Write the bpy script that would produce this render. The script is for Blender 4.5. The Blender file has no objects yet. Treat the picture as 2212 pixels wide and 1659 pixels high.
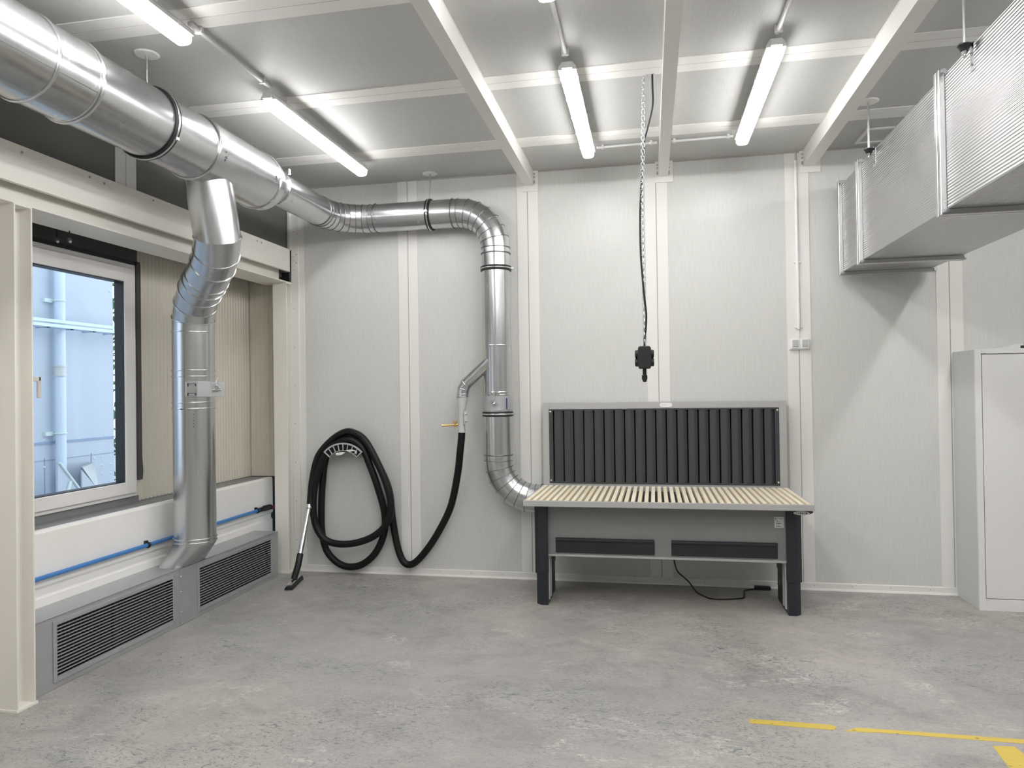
import bpy, bmesh, math, random
from mathutils import Vector, Matrix
random.seed(7)
C = bpy.context.scene.collection
PI = math.pi
V = Vector

# ------------------------------------------------------------------ camera
YAW, PITCH, ROLL = 0.1917575, 0.0093905, -0.0141335
f = V((-math.sin(YAW), math.cos(YAW), 0)); r = V((math.cos(YAW), math.sin(YAW), 0)); up = V((0, 0, 1))
d = f*math.cos(PITCH) + up*math.sin(PITCH); u2 = up*math.cos(PITCH) - f*math.sin(PITCH)
r3 = r*math.cos(ROLL) + u2*math.sin(ROLL); u3 = u2*math.cos(ROLL) - r*math.sin(ROLL)
cd = bpy.data.cameras.new('camera'); cam = bpy.data.objects.new('camera', cd); C.objects.link(cam)
cd.sensor_fit = 'HORIZONTAL'; cd.sensor_width = 36; cd.lens = 1527.474/2212*36
cd.clip_start = 0.05; cd.clip_end = 200
m = Matrix((r3, u3, -d)).transposed().to_4x4(); m.translation = V((0, -6.298, 1.70)); cam.matrix_world = m
bpy.context.scene.camera = cam

# ------------------------------------------------------------------ light, world, exposure
LAMP = 11.5          # radiance of the tube lamp diffusers
LAMP_REAR = 18.0     # unseen rear rows of the same lamps, made brighter to lift the lower walls
SKY = 0.70
EXPOSURE = 1.5
vs = bpy.context.scene.view_settings
vs.view_transform = 'Standard'; vs.look = 'None'; vs.gamma = 1; vs.exposure = EXPOSURE; vs.use_curve_mapping = False
W = bpy.data.worlds.new('sky'); bpy.context.scene.world = W; W.use_nodes = True
bg = W.node_tree.nodes['Background']; bg.inputs[0].default_value = (0.80, 0.90, 1.0, 1); bg.inputs[1].default_value = SKY
bpy.context.scene.cycles.use_denoising = True
bpy.context.scene.cycles.max_bounces = 10
bpy.context.scene.cycles.diffuse_bounces = 6
bpy.context.scene.cycles.sample_clamp_indirect = 6

# ------------------------------------------------------------------ materials
M = {}
def mat(name, col, rough=0.5, metal=0.0, spec=0.5, noise=None, bump=None, coat=0.0):
    """noise=(scale(3), amount): value variation of the colour; bump=(kind, scale, strength, distance)"""
    mt = bpy.data.materials.new(name); mt.use_nodes = True; nt = mt.node_tree; p = nt.nodes['Principled BSDF']
    p.inputs['Base Color'].default_value = (*col, 1); p.inputs['Roughness'].default_value = rough
    p.inputs['Metallic'].default_value = metal; p.inputs['Specular IOR Level'].default_value = spec
    p.inputs['Coat Weight'].default_value = coat
    tc = None
    def mapped(scale):
        nonlocal tc
        if tc is None: tc = nt.nodes.new('ShaderNodeTexCoord')
        mp = nt.nodes.new('ShaderNodeMapping'); mp.inputs['Scale'].default_value = scale
        nt.links.new(tc.outputs['Object'], mp.inputs['Vector']); return mp.outputs['Vector']
    if noise:
        sc, amt = noise
        n = nt.nodes.new('ShaderNodeTexNoise'); n.inputs['Scale'].default_value = 1; n.inputs['Detail'].default_value = 4
        nt.links.new(mapped(sc), n.inputs['Vector'])
        mx = nt.nodes.new('ShaderNodeMix'); mx.data_type = 'RGBA'
        mx.inputs['A'].default_value = (*[max(0, c*(1-amt)) for c in col], 1); mx.inputs['B'].default_value = (*[min(1, c*(1+amt)) for c in col], 1)
        nt.links.new(n.outputs['Fac'], mx.inputs['Factor']); nt.links.new(mx.outputs['Result'], p.inputs['Base Color'])
        if metal > 0.5:
            mr = nt.nodes.new('ShaderNodeMapRange'); mr.inputs['To Min'].default_value = rough*0.75; mr.inputs['To Max'].default_value = rough*1.25
            nt.links.new(n.outputs['Fac'], mr.inputs['Value']); nt.links.new(mr.outputs['Result'], p.inputs['Roughness'])
    if bump:
        kind, sc, st, dist = bump
        b = nt.nodes.new('ShaderNodeBump'); b.inputs['Strength'].default_value = st; b.inputs['Distance'].default_value = dist
        if kind == 'noise':
            n2 = nt.nodes.new('ShaderNodeTexNoise'); n2.inputs['Scale'].default_value = 1; n2.inputs['Detail'].default_value = 3
            nt.links.new(mapped(sc), n2.inputs['Vector']); nt.links.new(n2.outputs['Fac'], b.inputs['Height'])
        else:   # 'ribs': sine of a dot product of the object position
            dp = nt.nodes.new('ShaderNodeVectorMath'); dp.operation = 'DOT_PRODUCT'; dp.inputs[1].default_value = sc
            nt.links.new(mapped((1, 1, 1)), dp.inputs[0])
            si = nt.nodes.new('ShaderNodeMath'); si.operation = 'SINE'; nt.links.new(dp.outputs['Value'], si.inputs[0])
            nt.links.new(si.outputs[0], b.inputs['Height'])
        nt.links.new(b.outputs['Normal'], p.inputs['Normal'])
    M[name] = mt; return mt

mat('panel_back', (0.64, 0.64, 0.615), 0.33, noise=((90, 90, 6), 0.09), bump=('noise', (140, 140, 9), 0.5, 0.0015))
mat('panel_side_shaded', (0.13, 0.13, 0.124), 0.36, noise=((90, 90, 6), 0.07), bump=('noise', (140, 140, 9), 0.4, 0.0015))  # darkened past the panel's own grey, shade above the header put into the colour
mat('panel_ceiling', (0.52, 0.52, 0.505), 0.48, noise=((60, 8, 60), 0.06), bump=('noise', (120, 10, 60), 0.5, 0.0015))
mat('trim_white', (0.80, 0.79, 0.76), 0.35)
mat('groove', (0.42, 0.41, 0.39), 0.6)
mat('cream_steel', (0.81, 0.79, 0.735), 0.38)
mat('cream_light', (0.84, 0.815, 0.755), 0.40)
mat('cream_panel', (0.70, 0.66, 0.57), 0.40)
mat('plinth', (0.89, 0.875, 0.845), 0.45, noise=((6, 6, 6), 0.04))
mat('pvc', (0.84, 0.82, 0.81), 0.30)
mat('seal', (0.015, 0.017, 0.022), 0.5)
mat('foam', (0.075, 0.075, 0.075), 0.85)
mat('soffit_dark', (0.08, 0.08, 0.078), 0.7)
mat('galv', (0.60, 0.61, 0.62), 0.25, 1.0, noise=((14, 14, 3), 0.05))
mat('galv_ring', (0.62, 0.63, 0.64), 0.22, 1.0)
mat('seam_dark', (0.22, 0.225, 0.23), 0.35, 0.9)
mat('ledge_grey', (0.26, 0.265, 0.265), 0.45, 0.2)
mat('galv_box', (0.50, 0.51, 0.52), 0.38, 0.55, noise=((5, 5, 9), 0.12))
mat('grille_metal', (0.47, 0.48, 0.48), 0.42, 0.5)
mat('blade_dark', (0.10, 0.105, 0.11), 0.5, 0.4)
mat('black_hole', (0.006, 0.006, 0.007), 0.9)
mat('foil', (0.50, 0.50, 0.50), 0.32, 1.0, noise=((3, 3, 3), 0.10), bump=('ribs', (380, 0, 380), 0.55, 0.0020))
mat('foil_bar', (0.56, 0.56, 0.56), 0.28, 1.0)
mat('rubber', (0.010, 0.010, 0.011), 0.45)
mat('hose', (0.004, 0.004, 0.0045), 0.48, spec=0.35)
mat('chrome', (0.72, 0.72, 0.73), 0.14, 1.0)
mat('steel_rod', (0.60, 0.62, 0.64), 0.3, 1.0)
mat('brass', (0.78, 0.58, 0.26), 0.28, 1.0)
mat('adapter_grey', (0.62, 0.63, 0.63), 0.42, 0.3)
mat('hook_grey', (0.48, 0.49, 0.49), 0.4)
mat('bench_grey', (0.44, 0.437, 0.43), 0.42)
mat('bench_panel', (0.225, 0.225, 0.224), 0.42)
mat('bench_dark', (0.015, 0.019, 0.023), 0.42)
mat('louvre', (0.050, 0.055, 0.058), 0.40)
mat('wood_a', (0.92, 0.80, 0.62), 0.5, noise=((60, 4, 60), 0.14))
mat('wood_b', (0.86, 0.72, 0.53), 0.5, noise=((60, 4, 60), 0.16))
mat('wood_c', (0.95, 0.86, 0.71), 0.5, noise=((60, 4, 60), 0.10))
mat('white_plastic', (0.85, 0.85, 0.84), 0.3)
mat('rocker_grey', (0.50, 0.51, 0.51), 0.35)
mat('conduit_grey', (0.70, 0.70, 0.69), 0.35)
mat('ink', (0.05, 0.055, 0.07), 0.6)
mat('ink_blue', (0.03, 0.03, 0.22), 0.5)
mat('label_grey', (0.62, 0.62, 0.62), 0.4)
mat('blue_pipe', (0.06, 0.22, 0.55), 0.32)
mat('red_plastic', (0.45, 0.03, 0.04), 0.4)
mat('cabinet', (0.77, 0.765, 0.75), 0.35)
mat('cabinet_side', (0.58, 0.595, 0.585), 0.38)
mat('tank_blue', (0.56, 0.61, 0.69), 0.45, noise=((1.5, 1.5, 0.8), 0.05))
mat('tank_seam', (0.30, 0.38, 0.52), 0.5)
mat('pipe_white', (0.70, 0.80, 0.92), 0.35)
mat('rail_white', (0.72, 0.82, 0.80), 0.4)
mat('chute', (0.45, 0.47, 0.47), 0.35, 0.6)
mat('leaf', (0.10, 0.18, 0.07), 0.6, noise=((3, 3, 3), 0.5))
mat('leaf_pale', (0.35, 0.48, 0.30), 0.6)
mat('bark', (0.12, 0.09, 0.07), 0.8)
mat('yard', (0.42, 0.43, 0.44), 0.8, noise=((1, 1, 1), 0.1))
mat('clear_plastic', (0.70, 0.70, 0.68), 0.2)

def tape_material():
    mt = mat('tape', (0.62, 0.46, 0.085), 0.45, noise=((9, 30, 1), 0.12)); nt = mt.node_tree; p = nt.nodes['Principled BSDF']
    tc = nt.nodes.new('ShaderNodeTexCoord'); mp = nt.nodes.new('ShaderNodeMapping'); mp.inputs['Scale'].default_value = (22, 60, 1); mp.inputs['Rotation'].default_value = (0, 0, 0.6)
    n = nt.nodes.new('ShaderNodeTexNoise'); n.inputs['Scale'].default_value = 1; n.inputs['Detail'].default_value = 3
    nt.links.new(tc.outputs['Object'], mp.inputs['Vector']); nt.links.new(mp.outputs['Vector'], n.inputs['Vector'])
    cr = nt.nodes.new('ShaderNodeValToRGB'); cr.color_ramp.elements[0].position = 0.66; cr.color_ramp.elements[1].position = 0.69
    nt.links.new(n.outputs['Fac'], cr.inputs['Fac'])
    mx = nt.nodes.new('ShaderNodeMix'); mx.data_type = 'RGBA'
    src = p.inputs['Base Color'].links[0].from_socket
    nt.links.new(src, mx.inputs['A']); mx.inputs['B'].default_value = (0.20, 0.16, 0.08, 1)
    nt.links.new(cr.outputs['Color'], mx.inputs['Factor']); nt.links.new(mx.outputs['Result'], p.inputs['Base Color'])
tape_material()

def floor_material():
    mt = bpy.data.materials.new('concrete'); mt.use_nodes = True; nt = mt.node_tree; N = nt.nodes; L = nt.links
    p = N['Principled BSDF']; tc = N.new('ShaderNodeTexCoord')
    def noise(scale, detail, dist=0.0, rough=0.6, off=(0, 0, 0)):
        mp = N.new('ShaderNodeMapping'); mp.inputs['Scale'].default_value = scale; mp.inputs['Location'].default_value = off
        n = N.new('ShaderNodeTexNoise'); n.inputs['Scale'].default_value = 1; n.inputs['Detail'].default_value = detail
        n.inputs['Roughness'].default_value = rough; n.inputs['Distortion'].default_value = dist
        L.new(tc.outputs['Object'], mp.inputs['Vector']); L.new(mp.outputs['Vector'], n.inputs['Vector']); return n.outputs['Fac']
    def ramp(fac, stops):
        c = N.new('ShaderNodeValToRGB'); e = c.color_ramp.elements
        for i, (pos, v) in enumerate(stops):
            el = e[i] if i < 2 else e.new(pos)
            el.position = pos; el.color = (*(v if isinstance(v, tuple) else (v, v, v)), 1)
        L.new(fac, c.inputs['Fac']); return c.outputs['Color']
    def mix(a, b, fac, mode='MIX'):
        x = N.new('ShaderNodeMix'); x.data_type = 'RGBA'; x.blend_type = mode
        for s, v in (('A', a), ('B', b)):
            if isinstance(v, tuple): x.inputs[s].default_value = (*v, 1)
            else: L.new(v, x.inputs[s])
        if isinstance(fac, float): x.inputs['Factor'].default_value = fac
        else: L.new(fac, x.inputs['Factor'])
        return x.outputs['Result']
    base = ramp(noise((0.55, 0.7, 1), 4, 0.6), [(0.32, (0.315, 0.303, 0.29)), (0.48, (0.365, 0.35, 0.33)), (0.58, (0.40, 0.375, 0.34)), (0.72, (0.42, 0.40, 0.37))])
    mid = ramp(noise((2.6, 3.4, 1), 7, 1.0), [(0.30, 0.80), (0.5, 1.0), (0.70, 1.12)])
    fine = ramp(noise((34, 60, 1), 4, 1.6, 0.6), [(0.30, 0.74), (0.45, 0.99), (0.55, 1.0), (0.70, 1.2)])
    c = mix(mix(base, mid, 1.0, 'MULTIPLY'), fine, 1.0, 'MULTIPLY')
    # pale worn patches, dark scuffs and trowel curls, each with a shape of its own
    def both(m1, m2): return mix((0, 0, 0), m1, m2)
    pale = ramp(noise((1.5, 2.6, 1), 8, 1.2, 0.65, (3.1, 1.2, 0)), [(0.57, 0.0), (0.66, 0.85)])
    pale2 = ramp(noise((15, 30, 1), 5, 1.8, 0.65, (7, 2, 0)), [(0.50, 0.0), (0.56, 1.0)])
    c = mix(c, (0.60, 0.575, 0.53), both(pale, pale2))
    wear = ramp(noise((0.9, 1.1, 1), 5, 0.8, 0.6, (5.2, 8.4, 0)), [(0.46, 0.12), (0.60, 1.0)])
    dark2 = ramp(noise((13, 26, 1), 6, 2.6, 0.68, (1, 9, 0)), [(0.555, 0.0), (0.60, 0.95)])
    c = mix(c, (0.12, 0.152, 0.155), both(wear, dark2))
    curl = ramp(noise((9, 15, 1), 3, 3.0, 0.5, (2, 3, 0)), [(0.468, 0.0), (0.485, 0.75), (0.502, 0.0)])
    c = mix(c, (0.14, 0.138, 0.135), both(wear, curl))
    curl2 = ramp(noise((11, 18, 1), 3, 3.0, 0.5, (12, 6, 0)), [(0.485, 0.0), (0.497, 0.5), (0.512, 0.0)])
    c = mix(c, (0.58, 0.57, 0.55), both(wear, curl2))
    blot = ramp(noise((0.35, 0.5, 1), 3, 0.5, 0.5, (20, 3, 0)), [(0.45, 0.0), (0.65, 0.30)])
    c = mix(c, (0.31, 0.315, 0.325), blot)
    L.new(c, p.inputs['Base Color'])
    rr = ramp(noise((5, 6, 1), 5, 1.0, 0.6, (4, 4, 0)), [(0.3, 0.38), (0.7, 0.58)]); L.new(rr, p.inputs['Roughness'])
    b = N.new('ShaderNodeBump'); b.inputs['Strength'].default_value = 0.25; b.inputs['Distance'].default_value = 0.002
    L.new(noise((40, 55, 1), 4, 1.0), b.inputs['Height']); L.new(b.outputs['Normal'], p.inputs['Normal'])
    M['concrete'] = mt
floor_material()

def lamp_material(name, strength):
    mt = bpy.data.materials.new(name); mt.use_nodes = True; nt = mt.node_tree; p = nt.nodes['Principled BSDF']
    p.inputs['Base Color'].default_value = (0.9, 0.9, 0.9, 1)
    p.inputs['Emission Color'].default_value = (1.0, 0.99, 0.985, 1); p.inputs['Emission Strength'].default_value = strength
    M[name] = mt
lamp_material('lamp', LAMP); lamp_material('lamp_rear', LAMP_REAR)

def glass_material():
    mt = bpy.data.materials.new('window_glass'); mt.use_nodes = True; nt = mt.node_tree; nt.nodes.clear()
    o = nt.nodes.new('ShaderNodeOutputMaterial'); t = nt.nodes.new('ShaderNodeBsdfTransparent'); g = nt.nodes.new('ShaderNodeBsdfGlossy')
    t.inputs['Color'].default_value = (0.93, 0.96, 0.98, 1); g.inputs['Roughness'].default_value = 0.02
    lw = nt.nodes.new('ShaderNodeLayerWeight'); lw.inputs['Blend'].default_value = 0.5; mx = nt.nodes.new('ShaderNodeMixShader')
    pw = nt.nodes.new('ShaderNodeMath'); pw.operation = 'POWER'; pw.inputs[1].default_value = 4
    ad = nt.nodes.new('ShaderNodeMath'); ad.operation = 'MULTIPLY_ADD'; ad.inputs[1].default_value = 0.5; ad.inputs[2].default_value = 0.025
    nt.links.new(lw.outputs['Facing'], pw.inputs[0]); nt.links.new(pw.outputs[0], ad.inputs[0])
    nt.links.new(ad.outputs[0], mx.inputs[0]); nt.links.new(t.outputs[0], mx.inputs[1]); nt.links.new(g.outputs[0], mx.inputs[2])
    nt.links.new(mx.outputs[0], o.inputs[0]); M['glass'] = mt
glass_material()

# ------------------------------------------------------------------ mesh helpers
class MB:
    def __init__(s): s.v = []; s.f = []
    def add(s, vs_, fs):
        o = len(s.v); s.v += [tuple(x) for x in vs_]; s.f += [tuple(i+o for i in q) for q in fs]; return s
    def box(s, x0, x1, y0, y1, z0, z1):
        return s.add([(x0,y0,z0),(x1,y0,z0),(x1,y1,z0),(x0,y1,z0),(x0,y0,z1),(x1,y0,z1),(x1,y1,z1),(x0,y1,z1)],
                     [(3,2,1,0),(4,5,6,7),(0,1,5,4),(1,2,6,5),(2,3,7,6),(3,0,4,7)])
    def prism(s, poly, axis, a, b):
        """extrude a closed 2-D polygon along axis ('x': poly is (y,z); 'y': (x,z); 'z': (x,y))"""
        def P(q, t): return {'x': (t, q[0], q[1]), 'y': (q[0], t, q[1]), 'z': (q[0], q[1], t)}[axis]
        n = len(poly); o = [P(q, a) for q in poly] + [P(q, b) for q in poly]
        fs = [tuple(range(n-1, -1, -1)), tuple(range(n, 2*n))] + [(i, (i+1) % n, n+(i+1) % n, n+i) for i in range(n)]
        return s.add(o, fs)
    def sweep(s, pts, R, seg=24, cap=True, R1=None):
        pts = [V(p) for p in pts]; n = len(pts)
        dirs = [(pts[i+1]-pts[i]).normalized() for i in range(n-1)]
        t = dirs[0]; a = t.orthogonal().normalized()
        if abs(t.z) < 0.9: a = (V((0,0,1)) - t*t.z).normalized()
        b = t.cross(a)
        ring = [pts[0] + (a*math.cos(2*PI*k/seg) + b*math.sin(2*PI*k/seg))*R for k in range(seg)]
        vs_ = list(ring)
        for i in range(n-1):
            nrm = (dirs[i] + dirs[i+1]).normalized() if i < n-2 else dirs[i]
            new = []
            for q in ring:
                k = (pts[i+1]-q).dot(nrm)/dirs[i].dot(nrm); new.append(q + dirs[i]*k)
            ring = new; vs_ += ring
        fs = []
        for i in range(n-1):
            for k in range(seg):
                k2 = (k+1) % seg; fs.append((i*seg+k, i*seg+k2, (i+1)*seg+k2, (i+1)*seg+k))
        if cap: fs += [tuple(range(seg-1, -1, -1)), tuple(range((n-1)*seg, n*seg))]
        return s.add(vs_, fs)
    def rings(s, axis_pts, seg=24, cap=True):
        """lathe: axis_pts = [(point, radius)] along one straight axis"""
        p0 = V(axis_pts[0][0]); t = (V(axis_pts[-1][0])-p0).normalized()
        a = t.orthogonal().normalized()
        if abs(t.z) < 0.9: a = (V((0,0,1)) - t*t.z).normalized()
        b = t.cross(a); vs_ = []
        for p, R in axis_pts:
            vs_ += [V(p) + (a*math.cos(2*PI*k/seg) + b*math.sin(2*PI*k/seg))*R for k in range(seg)]
        n = len(axis_pts); fs = []
        for i in range(n-1):
            for k in range(seg):
                k2 = (k+1) % seg; fs.append((i*seg+k, i*seg+k2, (i+1)*seg+k2, (i+1)*seg+k))
        if cap: fs += [tuple(range(seg-1, -1, -1)), tuple(range((n-1)*seg, n*seg))]
        return s.add(vs_, fs)
    def cyl(s, p, q, R, seg=16): return s.rings([(p, R), (q, R)], seg)
    def torus(s, c, n, R, r_, seg=48, ms=8, squash=1.0):
        c = V(c); n = V(n).normalized(); a = n.orthogonal().normalized(); b = n.cross(a); vs_ = []
        for k in range(seg):
            e = a*math.cos(2*PI*k/seg) + b*math.sin(2*PI*k/seg)
            for j in range(ms):
                th = 2*PI*j/ms; vs_.append(c + e*(R + r_*math.cos(th)) + n*(r_*squash*math.sin(th)))
        fs = [(k*ms+j, ((k+1) % seg)*ms+j, ((k+1) % seg)*ms+(j+1) % ms, k*ms+(j+1) % ms) for k in range(seg) for j in range(ms)]
        return s.add(vs_, fs)
    def ball(s, c, R, seg=10, squash=(1, 1, 1)):
        pts = []; n = seg//2+1; vs_ = []; fs = []
        for i in range(1, n):
            ph = PI*i/n
            for k in range(seg):
                vs_.append((c[0]+R*squash[0]*math.sin(ph)*math.cos(2*PI*k/seg), c[1]+R*squash[1]*math.sin(ph)*math.sin(2*PI*k/seg), c[2]+R*squash[2]*math.cos(ph)))
        vs_ += [(c[0], c[1], c[2]+R*squash[2]), (c[0], c[1], c[2]-R*squash[2])]; m_ = (n-1)*seg
        for i in range(n-2):
            for k in range(seg): fs.append((i*seg+k, (i+1)*seg+k, (i+1)*seg+(k+1) % seg, i*seg+(k+1) % seg))
        for k in range(seg):
            fs.append((m_, k, (k+1) % seg)); fs.append((m_+1, (n-2)*seg+(k+1) % seg, (n-2)*seg+k))
        return s.add(vs_, fs)

def tag(o, label=None, cat=None, group=None, kind=None):
    if label: o['label'] = label
    if cat: o['category'] = cat
    if group: o['group'] = group
    if kind: o['kind'] = kind
    return o
def empty(name, loc, label, cat, group=None, kind=None):
    o = bpy.data.objects.new(name, None); C.objects.link(o); o.location = loc; o.empty_display_size = 0.05
    return tag(o, label, cat, group, kind)
def build(name, mb, material, parent=None, smooth=None, bevel=0.0, label=None):
    """link the MB (world coordinates) as ONE mesh object, under parent without moving it"""
    me = bpy.data.meshes.new(name); me.from_pydata([tuple(p) for p in mb.v], [], mb.f); me.update()
    bm = bmesh.new(); bm.from_mesh(me); bmesh.ops.recalc_face_normals(bm, faces=bm.faces); bm.to_mesh(me); bm.free()
    me.materials.append(M[material])
    if smooth:
        me.shade_smooth(); me.set_sharp_from_angle(angle=math.radians(smooth))
    o = bpy.data.objects.new(name, me); C.objects.link(o)
    if parent is not None:
        o.parent = parent
        if parent.type == 'EMPTY': o.matrix_parent_inverse = Matrix.Translation(-parent.location)
    if bevel:
        md = o.modifiers.new('bevel', 'BEVEL'); md.width = bevel; md.segments = 2; md.limit_method = 'ANGLE'; md.angle_limit = math.radians(40); md.harden_normals = False
    if label: o['label'] = label
    return o
def build_each(name, mb, material, parent, **kw):
    """one object per loose piece of the MB"""
    n = len(mb.v); up_ = list(range(n))
    def find(i):
        while up_[i] != i: up_[i] = up_[up_[i]]; i = up_[i]
        return i
    for q in mb.f:
        for i in q[1:]: up_[find(i)] = find(q[0])
    groups = {}
    for q in mb.f: groups.setdefault(find(q[0]), []).append(q)
    for fs_ in groups.values():
        ids = sorted({i for q in fs_ for i in q}); mp_ = {i: k for k, i in enumerate(ids)}
        sub = MB(); sub.add([mb.v[i] for i in ids], [tuple(mp_[i] for i in q) for q in fs_])
        build(name, sub, material, parent, **kw)
def struct(name, mb, material, parent=None, label=None, bevel=0.0, smooth=None):
    o = build(name, mb, material, parent, smooth, bevel)
    if parent is None: o['kind'] = 'structure'
    if label: o['label'] = label
    return o
def arc(c, a, b, R, t0, t1, n):
    """points c + R*(a cos t + b sin t)"""
    c, a, b = V(c), V(a), V(b)
    return [c + (a*math.cos(t0+(t1-t0)*i/n) + b*math.sin(t0+(t1-t0)*i/n))*R for i in range(n+1)]
def catmull(pts, n=10):
    pts = [V(p) for p in pts]; P = [pts[0]*2-pts[1]] + pts + [pts[-1]*2-pts[-2]]; out = []
    for i in range(1, len(P)-2):
        for k in range(n):
            t = k/n; a, b, c, e = P[i-1], P[i], P[i+1], P[i+2]
            out.append(0.5*((2*b) + (c-a)*t + (2*a-5*b+4*c-e)*t*t + (3*b-a-3*c+e)*t**3))
    out.append(pts[-1]); return out

ZC = 3.681
# ------------------------------------------------------------------ room shell
XR, YF = 5.2, -10.0
struct('floor', MB().box(-4.0, XR, YF, 0.3, -0.12, 0.0), 'concrete', label='worn grey concrete floor')
struct('ceiling', MB().box(-4.1, XR, YF, 0.35, ZC, ZC+0.12), 'panel_ceiling', label='grey white sandwich panel ceiling')
struct('wall_back', MB().box(-3.37, XR, 0.0, 0.12, 0.0, ZC), 'panel_back', label='off white panelled wall behind the workbench')
struct('wall_right', MB().box(XR, XR+0.12, YF, 0.12, 0.0, ZC), 'panel_back')
struct('wall_front', MB().box(-4.1, XR+0.12, YF-0.12, YF, 0.0, ZC), 'panel_back')
# left wall: panels above the header; the bay below is open to the window recess
struct('wall_left', MB().box(-3.50, -3.40, YF, 0.0, 2.90, ZC), 'panel_side_shaded', label='shaded panel wall above the steel header beam')
w = MB()
w.box(-4.0, -3.66, -3.95, -3.075, 0, 2.90); w.box(-4.0, -3.66, YF, -6.3, 0, 2.90)
w.box(-4.0, -3.66, -6.3, -3.95, 0, 1.0); w.box(-4.0, -3.66, -6.3, -3.95, 2.6, 2.90)
struct('wall_left_near', w, 'cream_panel')
# window in the neighbouring bay (daylight from the left)
w2 = MB()
for y0, y1, z0, z1 in ((-6.3, -6.2, 1.0, 2.6), (-4.05, -3.95, 1.0, 2.6), (-6.2, -4.05, 1.0, 1.1), (-6.2, -4.05, 2.5, 2.6), (-5.17, -5.08, 1.1, 2.5)):
    w2.box(-3.80, -3.72, y0, y1, z0, z1)
wn = struct('window_2', w2, 'pvc', label='white framed window in the bay beside the steel column')
build('pane', MB().box(-3.765, -3.755, -6.2, -4.05, 1.1, 2.5), 'glass', wn)

# recess: ribbed outer panels, its end panel, lid, plinth
XP = -3.89
mbp = MB(); poly = []; y = -1.475
prof = []
while y < 0.10:
    prof += [(XP, y), (XP, y+0.030), (XP-0.005, y+0.034), (XP-0.005, y+0.040)]; y += 0.044
prof = [(a, min(b, 0.10)) for a, b in prof]
mbp.prism([(-3.99, -1.475)] + prof[:] + [(XP, 0.10), (-3.99, 0.10)], 'z', 0.892, 2.83)
struct('wall_recess', mbp, 'cream_panel', label='cream ribbed metal panel wall between the window and the corner column')
mbp = MB(); x = XP; prof = []
while x < -3.40:
    prof += [(x, 0.10), (x+0.040, 0.10), (x+0.044, 0.105), (x+0.050, 0.105)]; x += 0.054
mbp.prism(prof + [(-3.38, 0.10), (-3.38, 0.2), (XP, 0.2)], 'z', 0.892, 2.83)
struct('wall_recess_end', mbp, 'cream_panel', label='narrow cream panel closing the window recess')
struct('wall_recess_near', MB().box(-3.99, -3.88, -3.075, -2.585, 0.0, 2.83).box(-3.99, -3.90, -2.585, -1.475, 0.0, 0.93), 'cream_panel')
struct('trim_100', MB().box(-3.99, -3.885, -2.585, -1.475, 2.733, 2.83), 'soffit_dark', label='strip of recess wall above the window, dark with painted shade')  # recess wall over the window, its shade put into the dark colour
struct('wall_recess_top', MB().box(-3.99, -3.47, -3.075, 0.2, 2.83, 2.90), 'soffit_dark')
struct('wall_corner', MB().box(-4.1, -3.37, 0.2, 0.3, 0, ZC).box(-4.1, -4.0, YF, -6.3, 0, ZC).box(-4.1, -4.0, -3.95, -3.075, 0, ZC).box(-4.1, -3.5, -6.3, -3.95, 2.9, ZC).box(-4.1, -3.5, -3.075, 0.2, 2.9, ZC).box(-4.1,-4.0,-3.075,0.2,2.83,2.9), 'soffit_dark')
# plinth below the window with a grey metal ledge and two shallow steps
pl = MB().prism([(-3.995, 0.0), (-3.665, 0.0), (-3.665, 0.47), (-3.680, 0.485), (-3.680, 0.525), (-3.66, 0.545), (-3.66, 0.868), (-3.668, 0.884), (-3.70, 0.886), (-3.70, 0.874), (-3.995, 0.874)], 'y', -3.075, 0.10)
struct('wall_plinth', pl, 'plinth', label='low cream plinth wall under the window')
struct('trim_1', MB().box(-3.895, -3.70, -3.075, 0.10, 0.874, 0.886).box(-3.90, -3.893, -1.475, 0.10, 0.886, 0.900).box(-3.899, -3.888, -2.585, -1.475, 0.886, 0.934), 'ledge_grey', label='grey metal ledge strip on the plinth below the window')
dk = MB()
for k in range(5): dk.box(-3.893, -3.885, -1.52+0, -1.462, 1.0+0.02, 2.735) if k == 0 else None
struct('trim_2', MB().prism([(-1.512, 1.055), (-1.462, 1.055), (-1.455, 1.12), (-1.466, 1.24), (-1.466, 2.70), (-1.475, 2.735), (-1.498, 2.735), (-1.512, 2.70)], 'x', -3.892, -3.862), 'foam', label='dark grey foam strip sealing the side of the window')
struct('trim_3', MB().box(-3.90, -3.872, -2.585, -1.50, 2.708, 2.732), 'seal', label='black sealing strip above the window frame')
# ------------------------------------------------------------------ window 1
wf = MB()
Y0, Y1, Z0, Z1 = -2.585, -1.512, 0.935, 2.705
def frame(mb, y0, y1, z0, z1, t, x0, x1, tb=None, tt=None):
    tb = tb or t; tt = tt or t
    mb.box(x0, x1, y0, y0+t, z0, z1); mb.box(x0, x1, y1-t, y1, z0, z1)
    mb.box(x0, x1, y0+t, y1-t, z0, z0+tb); mb.box(x0, x1, y0+t, y1-t, z1-tt, z1); return mb
frame(wf, Y0, Y1, Z0, Z1, 0.045, -3.95, -3.872, 0.05)
win = struct('window_1', wf, 'pvc', label='white tilt window in the recess looking onto a blue clad building', bevel=0.004)
sash = build('sash', frame(MB(), Y0+0.025, Y1-0.022, Z0+0.028, Z1-0.035, 0.108, -3.94, -3.856, 0.09), 'pvc', win, bevel=0.006)
GY0, GY1, GZ0, GZ1 = Y0+0.133, Y1-0.13, Z0+0.118, Z1-0.143
build('gasket', frame(MB(), GY0-0.004, GY1+0.004, GZ0-0.004, GZ1+0.004, 0.009, -3.945, -3.868), 'seal', sash)
build('pane', MB().box(-3.925, -3.915, GY0, GY1, GZ0, GZ1), 'glass', sash)
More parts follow.
